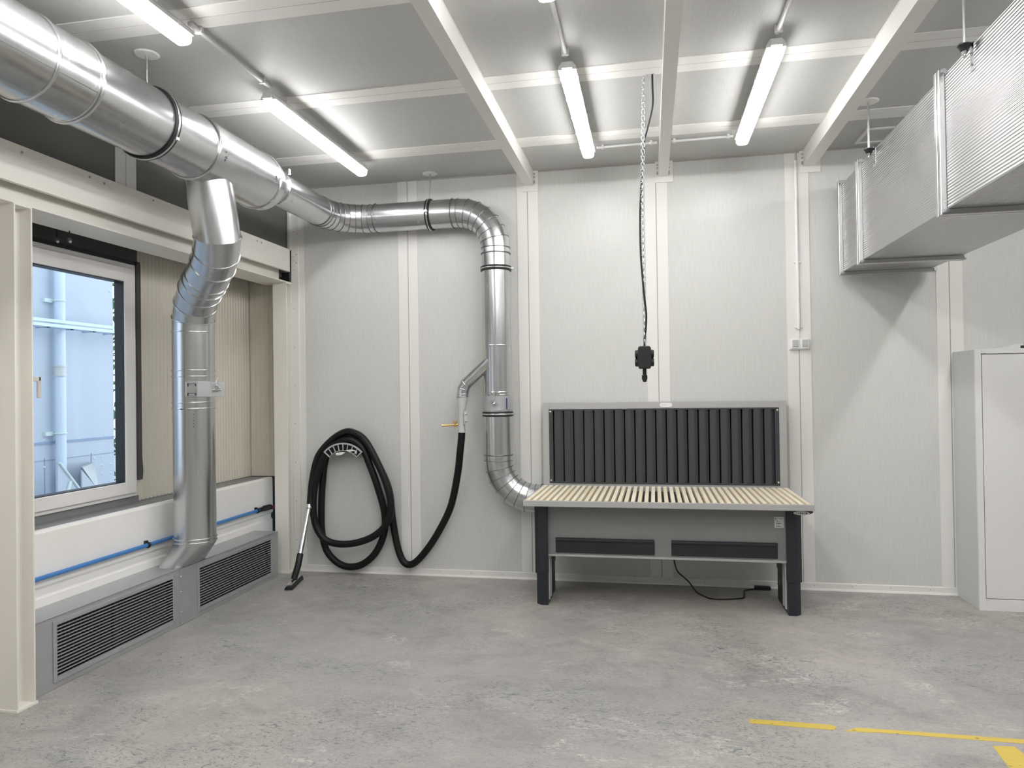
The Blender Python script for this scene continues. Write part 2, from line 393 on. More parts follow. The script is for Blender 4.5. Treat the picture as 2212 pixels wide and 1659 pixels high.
hd = MB().box(-3.856, -3.842, -2.500, -2.462, 1.735, 1.84).box(-3.842, -3.815, -2.495, -2.465, 1.80, 1.83).box(-3.828, -3.808, -2.498, -2.440, 1.80, 1.832).box(-3.828, -3.808, -2.462, -2.438, 1.695, 1.832)
build('handle', hd, 'white_plastic', sash, bevel=0.006)

# ------------------------------------------------------------------ steel columns, header
def column(y0, y1, nm, lab, zt=2.760):
    root = empty(nm, (-3.44, (y0+y1)/2, 0), None, None, kind='structure'); root['label'] = lab
    xf, xb, t = -3.372, (-3.655 if y0 < -1 else -3.512), 0.009
    wx = -3.462
    h = MB().box(xb, xf, y0, y0+t, 0, zt-0.008).box(xb, xf, y1-t, y1, 0, zt-0.008).box(wx-0.01, wx, y0+t, y1-t, 0, zt-0.008)
    h.prism([(wx, y1-t), (wx, y1-t-0.014), (wx+0.004, y1-t-0.004), (wx+0.014, y1-t)], 'z', 0, zt-0.008)
    build('profile', h, 'cream_steel', root)
    build('end_plate', MB().box(xb, xf, y0, y1, zt-0.008, zt), 'cream_steel', root)
    build('base_plate', MB().box(xb-0.01, xf+0.006, y0-0.008, y1+0.01, 0, 0.012), 'cream_steel', root)
    return root
column(-3.052, -2.935, 'steel_column', 'near cream steel H column at the left end of the window bay')
column(-0.118, -0.020, 'steel_column', 'far cream steel column in the corner by the vacuum hose')
hb = empty('header_beam', (-3.44, -1.5, 2.76), None, None, kind='structure'); hb['label'] = 'cream steel header beam over the window bay'
build('bottom_flange', MB().box(-3.655, -3.372, YF, -0.003, 2.760, 2.771), 'cream_light', hb)
build('web', MB().box(-3.475, -3.465, YF, -0.085, 2.771, 2.90), 'cream_light', hb)
build('gap_shade', MB().box(-3.475, -3.40, -0.02, -0.004, 2.771, 2.872), 'black_hole', hb)  # black block standing in for the shade in the gap past the web
fl = struct('trim_4', MB().box(-3.40, -3.371, YF, -0.045, 2.872, 3.086), 'cream_light', label='cream flashing along the top of the header beam')
sc = MB()
for yy, zz in ((-3.0, 3.05), (-2.52, 3.055), (-2.40, 3.05), (-1.95, 3.06), (-0.62, 3.05), (-0.55, 3.05)):
    sc.cyl((-3.371, yy, zz), (-3.367, yy, zz), 0.008, 8)
build('screws', sc, 'groove', fl)
# corner trim with screws
c0 = struct('trim_5', MB().box(-3.372, -3.300, -0.018, -0.0005, 0.0, ZC).box(-3.300, -3.244, -0.006, -0.0005, 0, ZC).box(-3.395, -3.372, -0.045, -0.0005, 3.086, ZC), 'trim_white', label='white corner trim beside the far column')
sc = MB()
for zz in [0.3+0.37*k for k in range(9)] + [3.02, 2.98]:
    sc.cyl((-3.345, -0.018, zz), (-3.345, -0.021, zz), 0.005, 8)
for zz in (2.96, 3.04): sc.cyl((-3.318, -0.018, zz), (-3.318, -0.022, zz), 0.007, 8)
build('screws', sc, 'groove', c0)

# wall seams
tn = 6
def vseam(x0, x1, z1=ZC):
    global tn
    xm = (x0+x1)/2
    t = struct('trim_%d' % tn, MB().box(x0, xm-0.004, -0.006, -0.0005, 0.06, z1).box(xm+0.004, x1, -0.006, -0.0005, 0.06, z1), 'trim_white', label='white vertical seam strip on the back wall')
    build('groove', MB().box(xm-0.0041, xm+0.0041, -0.003, -0.0005, 0.06, z1), 'groove', t); tn += 1
for x0, x1 in ((-2.290, -2.100), (-1.152, -0.960), (-0.014, 0.178), (1.148, 1.337), (2.300, 2.495), (3.45, 3.64), (4.6, 4.79)): vseam(x0, x1)
for ym in (-2.18, -4.6, -0.9+3):
    if ym > 0: continue
    t = struct('trim_%d' % tn, MB().box(-3.40, -3.394, ym-0.095, ym-0.003, 3.086, ZC).box(-3.40, -3.394, ym+0.003, ym+0.095, 3.086, ZC), 'trim_white', label='pale seam strip on the shaded wall above the header'); tn += 1
# ceiling seams run parallel to the back wall
for ym in (-0.752, -1.870, -2.985, -4.10, -5.2, -6.3, -7.4):
    t = struct('trim_%d' % tn, MB().box(-3.40, XR, ym-0.098, ym-0.003, ZC-0.005, ZC+0.001).box(-3.40, XR, ym+0.003, ym+0.098, ZC-0.005, ZC+0.001), 'trim_white', label='pale seam strip across the ceiling')
    build('groove', MB().box(-3.40, XR, ym-0.0031, ym+0.0031, ZC-0.003, ZC+0.001), 'groove', t); tn += 1
bb = struct('baseboard_back', MB().prism([(0.0, 0.0), (-0.022, 0.0), (-0.018, 0.012), (-0.012, 0.016), (-0.012, 0.058), (0.0, 0.062)], 'x', -3.30, XR), 'trim_white', label='white metal skirting along the back wall')
sc = MB()
x = -3.1
while x < 3.0:
    sc.cyl((x, -0.012, 0.040), (x, -0.0145, 0.040), 0.0045, 8); x += 0.295
build('screws', sc, 'groove', bb)
struct('trim_%d' % tn, MB().box(-3.37, XR, -0.008, 0, ZC-0.012, ZC), 'groove', label='thin dark joint between back wall and ceiling'); tn += 1

# ceiling beams
def beam(x0, x1, lab):
    root = empty('ceiling_beam', ((x0+x1)/2, -4, 3.55), None, None, kind='structure'); root['label'] = lab
    b = MB().box(x0, x1, YF, -0.014, 3.549, 3.557).box(x0, x1, YF, -0.014, ZC-0.008, ZC).box(x0+0.003, x0+0.011, YF, -0.014, 3.557, ZC-0.008).box(x1-0.011, x1-0.003, YF, -0.014, 3.557, ZC-0.008)
    build('profile', b, 'trim_white', root)
    build('end_plate', MB().box(x0-0.028, x1+0.042, -0.014, -0.0065, 3.496, ZC), 'trim_white', root)
    bo = MB()
    for zz in (3.57, 3.585, 3.62, 3.65):
        for xx, dx in ((x1+0.004, 0.012), (x0-0.004, -0.010)):
            bo.rings([((xx+dx*0.4, -0.014, zz), 0.007), ((xx+dx*0.4, -0.026, zz), 0.007)], 6)
    build('bolts', bo, 'groove', root)
beam(-1.082, -0.997, 'white steel ceiling beam ending above the duct elbow')
beam(0.106, 0.188, 'white steel ceiling beam beside the hanging chain')
beam(1.296, 1.392, 'white steel ceiling beam next to the rectangular foil duct')

# ------------------------------------------------------------------ lamps
def lamp(x, y0, y1, label, mtl='lamp'):
    root = empty('tube_lamp', (x, (y0+y1)/2, 3.60), label, 'lamp', 'tube lamps on the ceiling')
    z = 3.592
    prof = [(x-0.053, z-0.008), (x-0.051, z+0.012), (x-0.030, z+0.040), (x+0.030, z+0.040), (x+0.051, z+0.012), (x+0.053, z-0.008)]
    build('housing', MB().prism(prof, 'y', y0, y1), 'conduit_grey', root)
    prof = [(x-0.044, z-0.008), (x-0.044, z-0.036), (x-0.036, z-0.049), (x-0.020, z-0.055), (x+0.020, z-0.055), (x+0.036, z-0.049), (x+0.044, z-0.036), (x+0.044, z-0.008)]
    df = build('diffuser', MB().prism(prof, 'y', y0+0.006, y1-0.006), mtl, root, smooth=40)
    for ya, yb in ((y0-0.018, y0), (y1, y1+0.012)):
        prof2 = [(x-0.030, z-0.005), (x-0.028, z+0.03), (x+0.028, z+0.03), (x+0.030, z-0.005)]
        build('end_cap', MB().prism(prof2, 'y', ya, yb), 'conduit_grey', root)
    br = MB()
    for yy in (y0+0.22, y1-0.22): br.box(x-0.02, x+0.02, yy-0.02, yy+0.02, z+0.039, ZC)
    build_each('bracket', br, 'conduit_grey', root)
    cl = MB()
    n = 5 if mtl == 'lamp' else 0
    for k in range(n):
        yy = y0+0.12+(y1-y0-0.24)*k/(n-1)
        for sx in (-1, 1): cl.box(x+sx*0.0525-0.003, x+sx*0.0525+0.003, yy-0.012, yy+0.012, z-0.012, z+0.010)
    build_each('clip', cl, 'white_plastic', root)
lamp(-2.37, -4.50, -2.985, 'tube lamp by the round duct, cut off by the top of the photo')
lamp(-2.365, -2.165, -0.655, 'tube lamp over the corner between round duct and back wall')
lamp(-0.446, -2.165, -0.675, 'tube lamp between the hanging chain and the duct elbow')
lamp(0.721, -2.185, -0.705, 'tube lamp between the hanging chain and the rectangular foil duct')
COLS = {-2.37: 'above the round duct', -0.446: 'on the duct elbow side', 0.721: 'on the foil duct side', 2.75: 'beyond the foil duct'}
for x in (-0.446, 0.721, 2.75):
    lamp(x, -4.50, -2.985, 'tube lamp of the second row from the back wall, '+COLS[x], 'lamp_rear')
lamp(2.75, -2.18, -0.70, 'tube lamp of the first row hidden beyond the rectangular foil duct')
for x in (-2.37, -0.446, 0.721, 2.75):
    lamp(x, -6.9, -5.4, 'tube lamp of the third row from the back wall, '+COLS[x], 'lamp_rear')

def conduit(name, pts, R, label, clips=(), mtl='conduit_grey'):
    root = empty(name, pts[0], label, 'conduit', 'cable conduits of the lamps')
    build('tube', MB().sweep(pts, R, 12), mtl, root, smooth=30)
    for (c, ax) in clips:
        c = V(c); b = MB()
        if ax == 'y': b.box(c.x-R-0.008, c.x+R+0.008, c.y-0.010, c.y+0.010, c.z-R-0.003, ZC)
        else: b.box(c.x-0.010, c.x+0.010, c.y-R-0.008, c.y+R+0.008, c.z-R-0.003, ZC)
        build('clip', b, 'conduit_grey', root, bevel=0.003)
    return root
conduit('conduit', [(-2.345, -2.98, 3.657), (-2.345, -2.18, 3.657)], 0.014, 'grey conduit joining the two lamps beside the round duct', (((-2.345, -2.90, 3.657), 'y'), ((-2.345, -2.27, 3.657), 'y')))
conduit('conduit', [(-0.452, -2.97, 3.657), (-0.450, -2.19, 3.657)], 0.013, 'grey conduit leading away from the lamp on the duct elbow side', (((-0.45, -2.22, 3.657), 'y'),))
conduit('conduit', [(0.738, -2.97, 3.657), (0.724, -2.20, 3.657)], 0.013, 'grey conduit leading away from the lamp on the foil duct side', (((0.726, -2.23, 3.657), 'y'),))
conduit('conduit', [(-0.39, -0.545, 3.663), (0.09, -0.552, 3.663)], 0.010, 'thin cross conduit passing behind the hanging chain to the middle beam', (((-0.34, -0.545, 3.663), 'x'), ((0.045, -0.55, 3.663), 'x')))
conduit('conduit', [(0.205, -0.552, 3.663), (0.672, -0.565, 3.663)], 0.010, 'thin cross conduit from the middle beam to the lamp by the foil duct', (((0.225, -0.552, 3.663), 'x'), ((0.635, -0.562, 3.663), 'x')))

# ------------------------------------------------------------------ round exhaust duct (one connected network)
XD, ZD, RD = -2.83, 3.28, 0.200
ZS, RS, YS = 3.305, 0.128, -0.150
XV = -1.325; RV = 0.125
duct = empty('exhaust_duct', (XD, -2.0, ZD), 'round galvanised duct network with black clamps, ending at the workbench', 'duct')
def ring(mb, c, n, R, r_=0.006): mb.torus(c, n, R+0.001, r_, 64, 8, 1.0)
mp = MB().rings([((XD, YF+0.2, ZD), RD+0.006), ((XD, -3.255, ZD), RD+0.006), ((XD, -3.250, ZD), RD), ((XD, -2.275, ZD), RD)], 72)
o = build('main_pipe', mp, 'galv', duct, smooth=30)
b = MB()
for yy, rr in ((-3.525, RD+0.006), (-3.255, RD+0.007)): ring(b, (XD, yy, ZD), (0, 1, 0), rr, 0.009)
b.torus((XD, -3.275, ZD), (0, 1, 0), RD+0.004, 0.006, 64)
build_each('joint_ring', b, 'galv_ring', o, smooth=60)
build('seam', MB().sweep([(XD+0.2062*math.cos(-0.42), YF+0.3, ZD+0.2062*math.sin(-0.42)), (XD+0.2062*math.cos(-0.42), -3.262, ZD+0.2062*math.sin(-0.42))], 0.0018, 6), 'seam_dark', o)
tee = build('tee_pipe', MB().rings([((XD, -2.275, ZD), RD+0.004), ((XD, -1.545, ZD), RD+0.004)], 72), 'galv', duct, smooth=30)
b = MB(); ring(b, (XD, -2.285, ZD), (0, 1, 0), RD+0.004, 0.008); ring(b, (XD, -1.540, ZD), (0, 1, 0), RD+0.004, 0.008)
build_each('joint_ring', b, 'galv_ring', tee, smooth=60)
rd = build('reducer', MB().rings([((XD, -1.545, ZD), RD+0.002), ((XD, -1.47, ZD), RD), ((XD, -1.30, ZS), RS+0.006), ((XD, -1.25, ZS), RS+0.004)], 72), 'galv', duct, smooth=12)
b = MB(); ring(b, (XD, -1.275, ZS), (0, 1, 0), RS+0.006, 0.008)
b.box(XD+0.10, XD+0.13, -1.29, -1.26, ZS+0.09, ZS+0.13)
build_each('joint_ring', b, 'galv_ring', rd, smooth=60)
RB = 0.34
build('narrow_pipe', MB().rings([((XD, -1.27, ZS), RS), ((XD, YS-RB, ZS), RS)], 64), 'galv', duct, smooth=30)
def elbow(c, a, bb_, R, Rb, n, nm, ends=0.03):
    pts = arc(c, a, bb_, Rb, 0, PI/2, n)
    t0 = (pts[1]-pts[0]).normalized(); t1 = (pts[-1]-pts[-2]).normalized()
    t0 = V(bb_); t1 = -V(a)
    # mitred gores
    e = build(nm, MB().sweep([pts[0]-t0*0.002] + pts + [pts[-1]+t1*0.002], R, 64), 'galv', duct, smooth=8)
    g = MB()
    for i, p in enumerate(pts):
        if i == 0: t = t0
        elif i == n: t = t1
        else: t = (pts[i+1]-pts[i-1]).normalized()
        g.torus(p, t, R+0.001, 0.0036, 64, 6)
    for p, t in ((pts[0]-t0*0.05, t0), (pts[-1]+t1*0.05, t1)): g.torus(p, t, R+0.002, 0.0055, 64, 6)
    build('gore_seam', g, 'seam_dark', e, smooth=60)
    return e
elbow((XD+RB, YS-RB, ZS), (-1, 0, 0), (0, 1, 0), RS, RB, 7, 'corner_elbow')
RB2 = 0.335
hp = build('level_pipe', MB().rings([((XD+RB, YS, ZS), RS), ((XV-RB2, YS, ZS), RS)], 64), 'galv', duct, smooth=30)
elbow((XV-RB2, YS, ZS-RB2), (0, 0, 1), (1, 0, 0), RS, RB2, 7, 'upper_elbow')
ZB = 0.748
vp = build('drop_pipe', MB().rings([((XV, YS, ZS-RB2), RV), ((XV, YS, ZB+RB2), RV)], 64), 'galv', duct, smooth=30)
g = MB()
for zz in (2.10, 1.69, 1.665, 1.505+0.03): g.torus((XV, YS, zz), (0, 0, 1), RV+0.002, 0.0055, 64, 6)
build_each('joint_ring', g, 'galv_ring', vp, smooth=60)
elbow((XV+RB2, YS, ZB+RB2), (-1, 0, 0), (0, 0, -1), RV, RB2, 7, 'lower_elbow')
build('inlet_pipe', MB().rings([((XV+RB2, YS, ZB), RV), ((-0.8125, YS, ZB), RV)], 64), 'galv', duct, smooth=30)
# damper on the drop pipe
dm = build('damper', MB().rings([((XV, YS, 1.525), RV+0.006), ((XV, YS, 1.655), RV+0.006)], 64), 'galv_box', duct, smooth=30)
hw = MB().box(XV-0.014, XV+0.016, YS-RV-0.028, YS-RV-0.004, 1.575, 1.605).ball((XV+0.001, YS-RV-0.03, 1.59), 0.014, 10)
hw.sweep([(XV-0.02, YS-RV-0.02, 1.60), (XV, YS-RV-0.03, 1.64), (XV-0.002, YS-RV-0.012, 1.69)], 0.005, 8)
hw.sweep([(XV-0.022, YS-RV-0.02, 1.59), (XV-0.028, YS-RV-0.03, 1.61)], 0.006, 8).sweep([(XV+0.02, YS-RV-0.02, 1.60), (XV+0.032, YS-RV-0.025, 1.58)], 0.006, 8)
hw.box(XV-0.03, XV+0.05, YS-RV-0.016, YS-RV+0.01, 1.672, 1.681)
build('handle', hw, 'chrome', dm, label='chrome damper wing handle')
build('blue_mark', MB().box(XV+0.096, XV+0.104, YS-0.094, YS-0.084, 1.54, 1.635), 'ink_blue', dm)
# scribbles and seams
g = MB()
def scrib(c, ex, ey, n, s):
    c, ex, ey = V(c), V(ex), V(ey)
    for k in range(n):
        p = c + ex*(random.uniform(-1, 1)*s*2) + ey*(random.uniform(-1, 1)*s)
        q = p + ex*(random.uniform(-1, 1)*s*0.9) + ey*(random.uniform(-0.6, 0.6)*s*0.9)
        g.sweep([p, q], 0.0022, 5)
def on_cyl_y(yy, ang, R): return V((XD + R*math.cos(ang), yy, ZD + R*math.sin(ang)))
for yy, ang in ((-2.21, -0.28), (-1.60, -0.12)):
    p = on_cyl_y(yy, ang, RD+0.005); scrib(p, V((-math.sin(ang), 0, math.cos(ang))), V((0, 1, 0)), 7, 0.012)
build('marker_writing', g, 'ink', duct)
# damper branch to the floor boxes
BR = 0.150
branch = [V((-2.862, -2.105, ZD-0.02)), V((-2.840, -2.006, 2.765)), V((-2.905, -1.92, 2.679)), V((-2.987, -1.84, 2.615)), V((-3.103, -1.74, 2.547)), V((-3.236, -1.63, 2.468)), V((-3.338, -1.54, 2.384)), V((-3.392, -1.487, 2.276)), V((-3.40, -1.48, 2.18)), V((-3.40, -1.48, 0.62))]
bp = build('branch_pipe', MB().sweep(branch, BR, 64, cap=False), 'galv', duct, smooth=8)
g = MB()
for i in range(1, len(branch)-1):
    t = ((branch[i+1]-branch[i]).normalized() + (branch[i]-branch[i-1]).normalized()).normalized()
    g.torus(branch[i], t, BR+0.002, 0.0055, 64, 6)
mid = branch[4].lerp(branch[5], 0.4); g.torus(mid, branch[5]-branch[4], BR+0.003, 0.006, 64, 6)
for zz in (2.30, 1.885, 1.84, 1.645, 1.60, 0.625, 0.60): g.torus((-3.40, -1.48, zz), (0, 0, 1), BR+0.002, 0.0055, 64, 6)
build_each('joint_ring', g, 'galv_ring', bp, smooth=60)
# boot: the pipe leans back onto the box top
seg = 64; vs_ = []
def sup(t, rx, ry, e): 
    c_, s_ = math.cos(t), math.sin(t); return rx*math.copysign(abs(c_)**e, c_), ry*math.copysign(abs(s_)**e, s_)
for cx, cy, zz, rx, ry, e in ((-3.40, -1.48, 0.63, BR, BR, 1), (-3.40, -1.48, 0.585, BR, BR, 1), (-3.523, -1.462, 0.4205, 0.100, 0.188, 0.5)):
    for k in range(seg):
        a_, b_ = sup(2*PI*k/seg, rx, ry, e); vs_.append((cx+a_, cy+b_, zz))
fs = [(i*seg+k, i*seg+(k+1) % seg, (i+1)*seg+(k+1) % seg, (i+1)*seg+k) for i in range(2) for k in range(seg)]
build('boot', MB().add(vs_, fs), 'galv', duct, smooth=30)
# blast gate on the branch: plate wrapped on the room side with two slotted tabs
cx, cy = -3.40, -1.48
vd = V((0-cx, -6.298-cy, 0)).normalized(); sd = V((-vd.y, vd.x, 0))   # towards the room / sideways
sd = V((0.815, 0.58, 0)); nd = V((0.58, -0.815, 0))
def onplate(s_, n_, zz): return V((cx, cy, zz)) + sd*s_ + nd*n_
def slab(mb, s0, s1, n0, n1, z0, z1):
    P = [onplate(s0, n0, z0), onplate(s1, n0, z0), onplate(s1, n1, z0), onplate(s0, n1, z0), onplate(s0, n0, z1), onplate(s1, n0, z1), onplate(s1, n1, z1), onplate(s0, n1, z1)]
    mb.add(P, [(3,2,1,0),(4,5,6,7),(0,1,5,4),(1,2,6,5),(2,3,7,6),(3,0,4,7)])
gt = MB(); slab(gt, -0.060, 0.110, 0.10, 0.155, 1.685, 1.80); slab(gt, 0.110, 0.215, 0.090, 0.100, 1.685, 1.795); slab(gt, 0.10, 0.12, 0.09, 0.15, 1.685, 1.798)
gate = build('slide_gate', gt, 'galv_box', duct, bevel=0.003)
g2 = MB(); slab(g2, -0.050, 0.022, 0.155, 0.160, 1.688, 1.798); build('gate_tab', g2, 'galv_ring', gate)
g2 = MB()
for zz in (1.705, 1.775):
    slab(g2, -0.045, -0.036, 0.158, 0.163, zz-0.010, zz+0.012); slab(g2, 0.006, 0.014, 0.158, 0.163, zz-0.008, zz+0.010); slab(g2, -0.036, 0.006, 0.158, 0.162, zz+0.008, zz+0.011)
build('gate_slot', g2, 'seal', gate)
g2 = MB(); p = onplate(0.155, 0.115, 1.745)
g2.cyl(onplate(0.155, 0.10, 1.745), onplate(0.155, 0.135, 1.745), 0.010, 10); g2.sweep([onplate(0.13, 0.125, 1.738), onplate(0.185, 0.125, 1.738)], 0.006, 8)
g2.sweep([onplate(0.145, 0.12, 1.75), onplate(0.15, 0.125, 1.78), onplate(0.165, 0.12, 1.83)], 0.004, 8); g2.ball(onplate(0.165, 0.13, 1.765), 0.010)
g2.ball(onplate(0.175, 0.13, 1.752), 0.009)
build('gate_handle', g2, 'chrome', gate)
g = MB()
for k in range(9):
    a = random.uniform(-0.10, -0.02); zz = 1.597+random.uniform(-0.008, 0.008)
    g.sweep([onplate(a, 0.14, zz), onplate(a+random.uniform(0.004, 0.02), 0.142, zz+random.uniform(-0.008, 0.008))], 0.002, 5)
for k in range(5): g.sweep([onplate(-0.005, 0.151, 1.56-k*0.022), onplate(-0.003, 0.151, 1.552-k*0.022)], 0.0022, 5)
build('marker_writing', g, 'ink', bp)
# side branch with the hose adapter
sb = [V((XV-0.05, YS-0.06, 1.965)), V((-1.60, YS-0.06, 1.765)), V((-1.625, YS-0.06, 1.72)), V((-1.633, YS-0.06, 1.655))]
sbp = build('side_branch', MB().sweep(sb, 0.052, 32), 'galv', duct, smooth=10)
g = MB()
for p, t in ((sb[1], (1, 0, 0.8)), (sb[2], (0.3, 0, 1)), (sb[3], (0, 0, 1)), (sb[3]+V((0, 0, 0.02)), (0, 0, 1))): g.torus(p, t, 0.053, 0.004, 32, 6)
build_each('joint_ring', g, 'galv_ring', sbp, smooth=60)
YA = YS-0.06
ad = build('hose_adapter', MB().rings([((-1.633, YA, 1.655), 0.049), ((-1.636, YA, 1.61), 0.047), ((-1.642, YA, 1.52), 0.033), ((-1.644, YA, 1.37), 0.031), ((-1.644, YA, 1.37), 0.036), ((-1.645, YA, 1.335), 0.036)], 32), 'adapter_grey', duct, smooth=30)
g = MB().box(-1.612, -1.585, YA-0.03, YA-0.024, 1.41, 1.525)
build('clamp_lug', g, 'adapter_grey', ad)
build('lug_bolt', MB().ball((-1.594, YA-0.034, 1.50), 0.011).ball((-1.594, YA-0.034, 1.435), 0.011), 'chrome', ad, smooth=60)
g = MB().rings([((-1.675, YA, 1.405), 0.012), ((-1.72, YA, 1.403), 0.012), ((-1.72, YA, 1.403), 0.0105), ((-1.79, YA-0.02, 1.399), 0.0095), ((-1.79, YA-0.02, 1.399), 0.012), ((-1.818, YA-0.024, 1.398), 0.012)], 12)
g.cyl((-1.70, YA, 1.38), (-1.70, YA, 1.435), 0.014, 12).box(-1.72, -1.685, YA-0.02, YA+0.01, 1.425, 1.44)
build('brass_valve', g, 'brass', ad, smooth=40, label='small brass valve')

# clamps with rods up to round ceiling plates
def hanger(x, yy, zax, R, axis, label, ear):
    root = empty('pipe_hanger', (x, yy, zax), label, 'pipe hanger', 'pipe hangers of the round ducts')
    g = MB(); n = V(axis)
    for s_ in (-0.013, 0.013): g.torus(V((x, yy, zax))+n*s_, axis, R+0.006, 0.0085, 64, 8)
    build_each('rubber_ring', g, 'rubber', root, smooth=60)
    build('clamp_band', MB().torus((x, yy, zax), axis, R+0.009, 0.008, 64, 8), 'galv_ring', root, smooth=60)
    e = V(ear); c = V((x, yy, zax)) + e*(R+0.018)
    build('clamp_bolt', MB().box(c.x-0.016, c.x+0.016, c.y-0.012, c.y+0.012, c.z-0.010, c.z+0.010), 'steel_rod', root, bevel=0.003)
    if abs(axis[2]) < 0.5:
        build('rod', MB().cyl((x, yy, zax+R+0.01), (x, yy, ZC-0.004), 0.007, 10), 'steel_rod', root, smooth=30)
        build('ceiling_plate', MB().rings([((x, yy, ZC-0.008), 0.060), ((x, yy, ZC-0.003), 0.068), ((x, yy, ZC), 0.068)], 32), 'trim_white', root, smooth=30)
    return root
hanger(XD, -2.69, ZD, RD, (0, 1, 0), 'black rubber lined clamp on a rod holding the big round duct', (0.85, 0, -0.5))
hanger(-1.925, YS, ZS, RS, (1, 0, 0), 'black rubber lined clamp on a rod holding the level pipe at the back wall', (0, -1, 0.0))
hanger(XV, YS, 2.785, RV, (0, 0, 1), 'clamp ring around the drop pipe just below its upper elbow', (1, 0, 0))
hanger(XV, YS, 1.495, RV, (0, 0, 1), 'clamp ring with two black rubbers below the damper', (1, -0.0, 0))

# ------------------------------------------------------------------ floor vent boxes
def vent_box(y0, y1, gy0, gy1, label):
    root = empty('vent_box', (-3.55, (y0+y1)/2, 0), label, 'vent box', 'sheet metal vent boxes under the window')
    xf, xb, zt = -3.425, -3.665, 0.418
    body = MB()
    gz0, gz1 = 0.058, 0.375
    a0, a1 = gy0+0.012, gy1-0.012
    # front sheet with an opening, top, ends
    body.box(xf-0.002, xf, y0, a0, 0.002, zt); body.box(xf-0.002, xf, a1, y1, 0.002, zt)
    body.box(xf-0.002, xf, a0, a1, 0.002, gz0); body.box(xf-0.002, xf, a0, a1, gz1, zt)
    body.box(xb, xf, y0, y1, zt-0.002, zt+0.001); body.box(xb, xf-0.002, y0, y0+0.002, 0.002, zt-0.002); body.box(xb, xf-0.002, y1-0.002, y1, 0.002, zt-0.002)
    build('body', body, 'galv_box', root)
    build('interior', MB().box(xb+0.01, xf-0.10, y0+0.01, y1-0.01, 0.01, zt-0.01), 'black_hole', root)
    fr = frame(MB(), gy0, gy1, gz0-0.022, gz1+0.020, 0.026, xf, xf+0.008)
    gr = build('grille', fr, 'galv_box', root, bevel=0.003)
    ls = MB(); n = 16
    for k in range(n):
        z = gz0+0.008+(gz1-gz0-0.014)*k/(n-1)
        ls.prism([(xf+0.005, z-0.0028), (xf+0.005, z+0.0028), (xf-0.012, z+0.0008), (xf-0.012, z-0.0020)], 'y', gy0+0.02, gy1-0.02)
    build('louvres', ls, 'grille_metal', gr)
    vl = MB(); n = 34
    for k in range(n):
        y = gy0+0.045+(gy1-gy0-0.09)*k/(n-1)
        vl.box(xf-0.062, xf-0.040, y-0.0022, y+0.0022, gz0, gz1)
    build('rear_blades', vl, 'blade_dark', gr)
    build('mullion', MB().box(xf-0.075, xf-0.033, (gy0+gy1)/2-0.018, (gy0+gy1)/2+0.018, gz0, gz1), 'seal', gr)
    s_ = MB()
    for yy, zz in ((gy0+0.012, 0.28), (gy0+0.012, 0.12), ((gy0+gy1)/2, gz1+0.008), ((gy0+gy1)/2, gz0-0.008), (gy1-0.012, 0.30), (gy1-0.012, 0.18), (gy1-0.012, gz0-0.008), (gy1-0.012, gz1+0.008)):
        s_.ball((xf+0.008, yy, zz), 0.0055, 8, (0.6, 1, 1))
    build('screws', s_, 'galv_ring', gr, smooth=60)
    return root
b1 = vent_box(-2.905, -1.600, -2.765, -1.690, 'near vent box, the longer one touching the near steel column')
b2 = vent_box(-1.598, -0.225, -1.430, -0.338, 'far vent box reaching the corner column')
build('joint_strip', MB().box(-3.425, -3.420, -1.640, -1.600, 0.004, 0.417), 'galv_box', b1)
s_ = MB()
for zz in (0.10, 0.25, 0.36): s_.ball((-3.419, -1.625, zz), 0.006, 8)
build('strip_screws', s_, 'galv_ring', b1, smooth=60)

# ------------------------------------------------------------------ blue compressed-air pipe on the plinth
ap = empty('air_pipe', (-3.635, -1.5, 0.60), 'bright blue air pipe clipped along the cream plinth', 'pipe')
build('tube', MB().sweep([(-3.635, -3.06, 0.603), (-3.635, -0.16, 0.605)], 0.0145, 16), 'blue_pipe', ap, smooth=30)
for yy in (-1.70, -0.22):
    build('clip', MB().torus((-3.635, yy, 0.604), (0, 1, 0), 0.016, 0.008, 20, 6, 1.8).box(-3.66, -3.64, yy-0.012, yy+0.012, 0.595, 0.635), 'rubber', ap)
build('coupling', MB().rings([((-3.635, -0.19, 0.605), 0.020), ((-3.635, -0.13, 0.605), 0.022), ((-3.635, -0.10, 0.607), 0.028), ((-3.632, 0.00, 0.605), 0.026), ((-3.628, 0.02, 0.60), 0.020)], 16), 'rubber', ap, smooth=30)
build('end_plug', MB().cyl((-3.628, 0.02, 0.598), (-3.62, 0.085, 0.592), 0.018, 14), 'red_plastic', ap, smooth=30, label='red end plug')

# two small bolts hanging below the recess lid above the window
for (x, yy), lab in (((-3.674, -2.43), 'small dark bolt hanging above the window, the one by the near column'), ((-3.600, -2.41), 'small dark bolt hanging above the window, the one farther from the near column')):
    t = empty('hanging_bolt', (x, yy, 2.72), lab, 'bolt', 'bolts hanging over the window')
    build('shank', MB().cyl((x-0.02, yy, 2.83), (x-0.02, yy, 2.70), 0.004, 8), 'seal', t)
    build('nut', MB().rings([((x-0.02, yy, 2.712), 0.016), ((x-0.02, yy, 2.694), 0.016)], 6), 'foam', t)
    build('tip', MB().ball((x-0.01, yy-0.005, 2.69), 0.009), 'steel_rod', t)

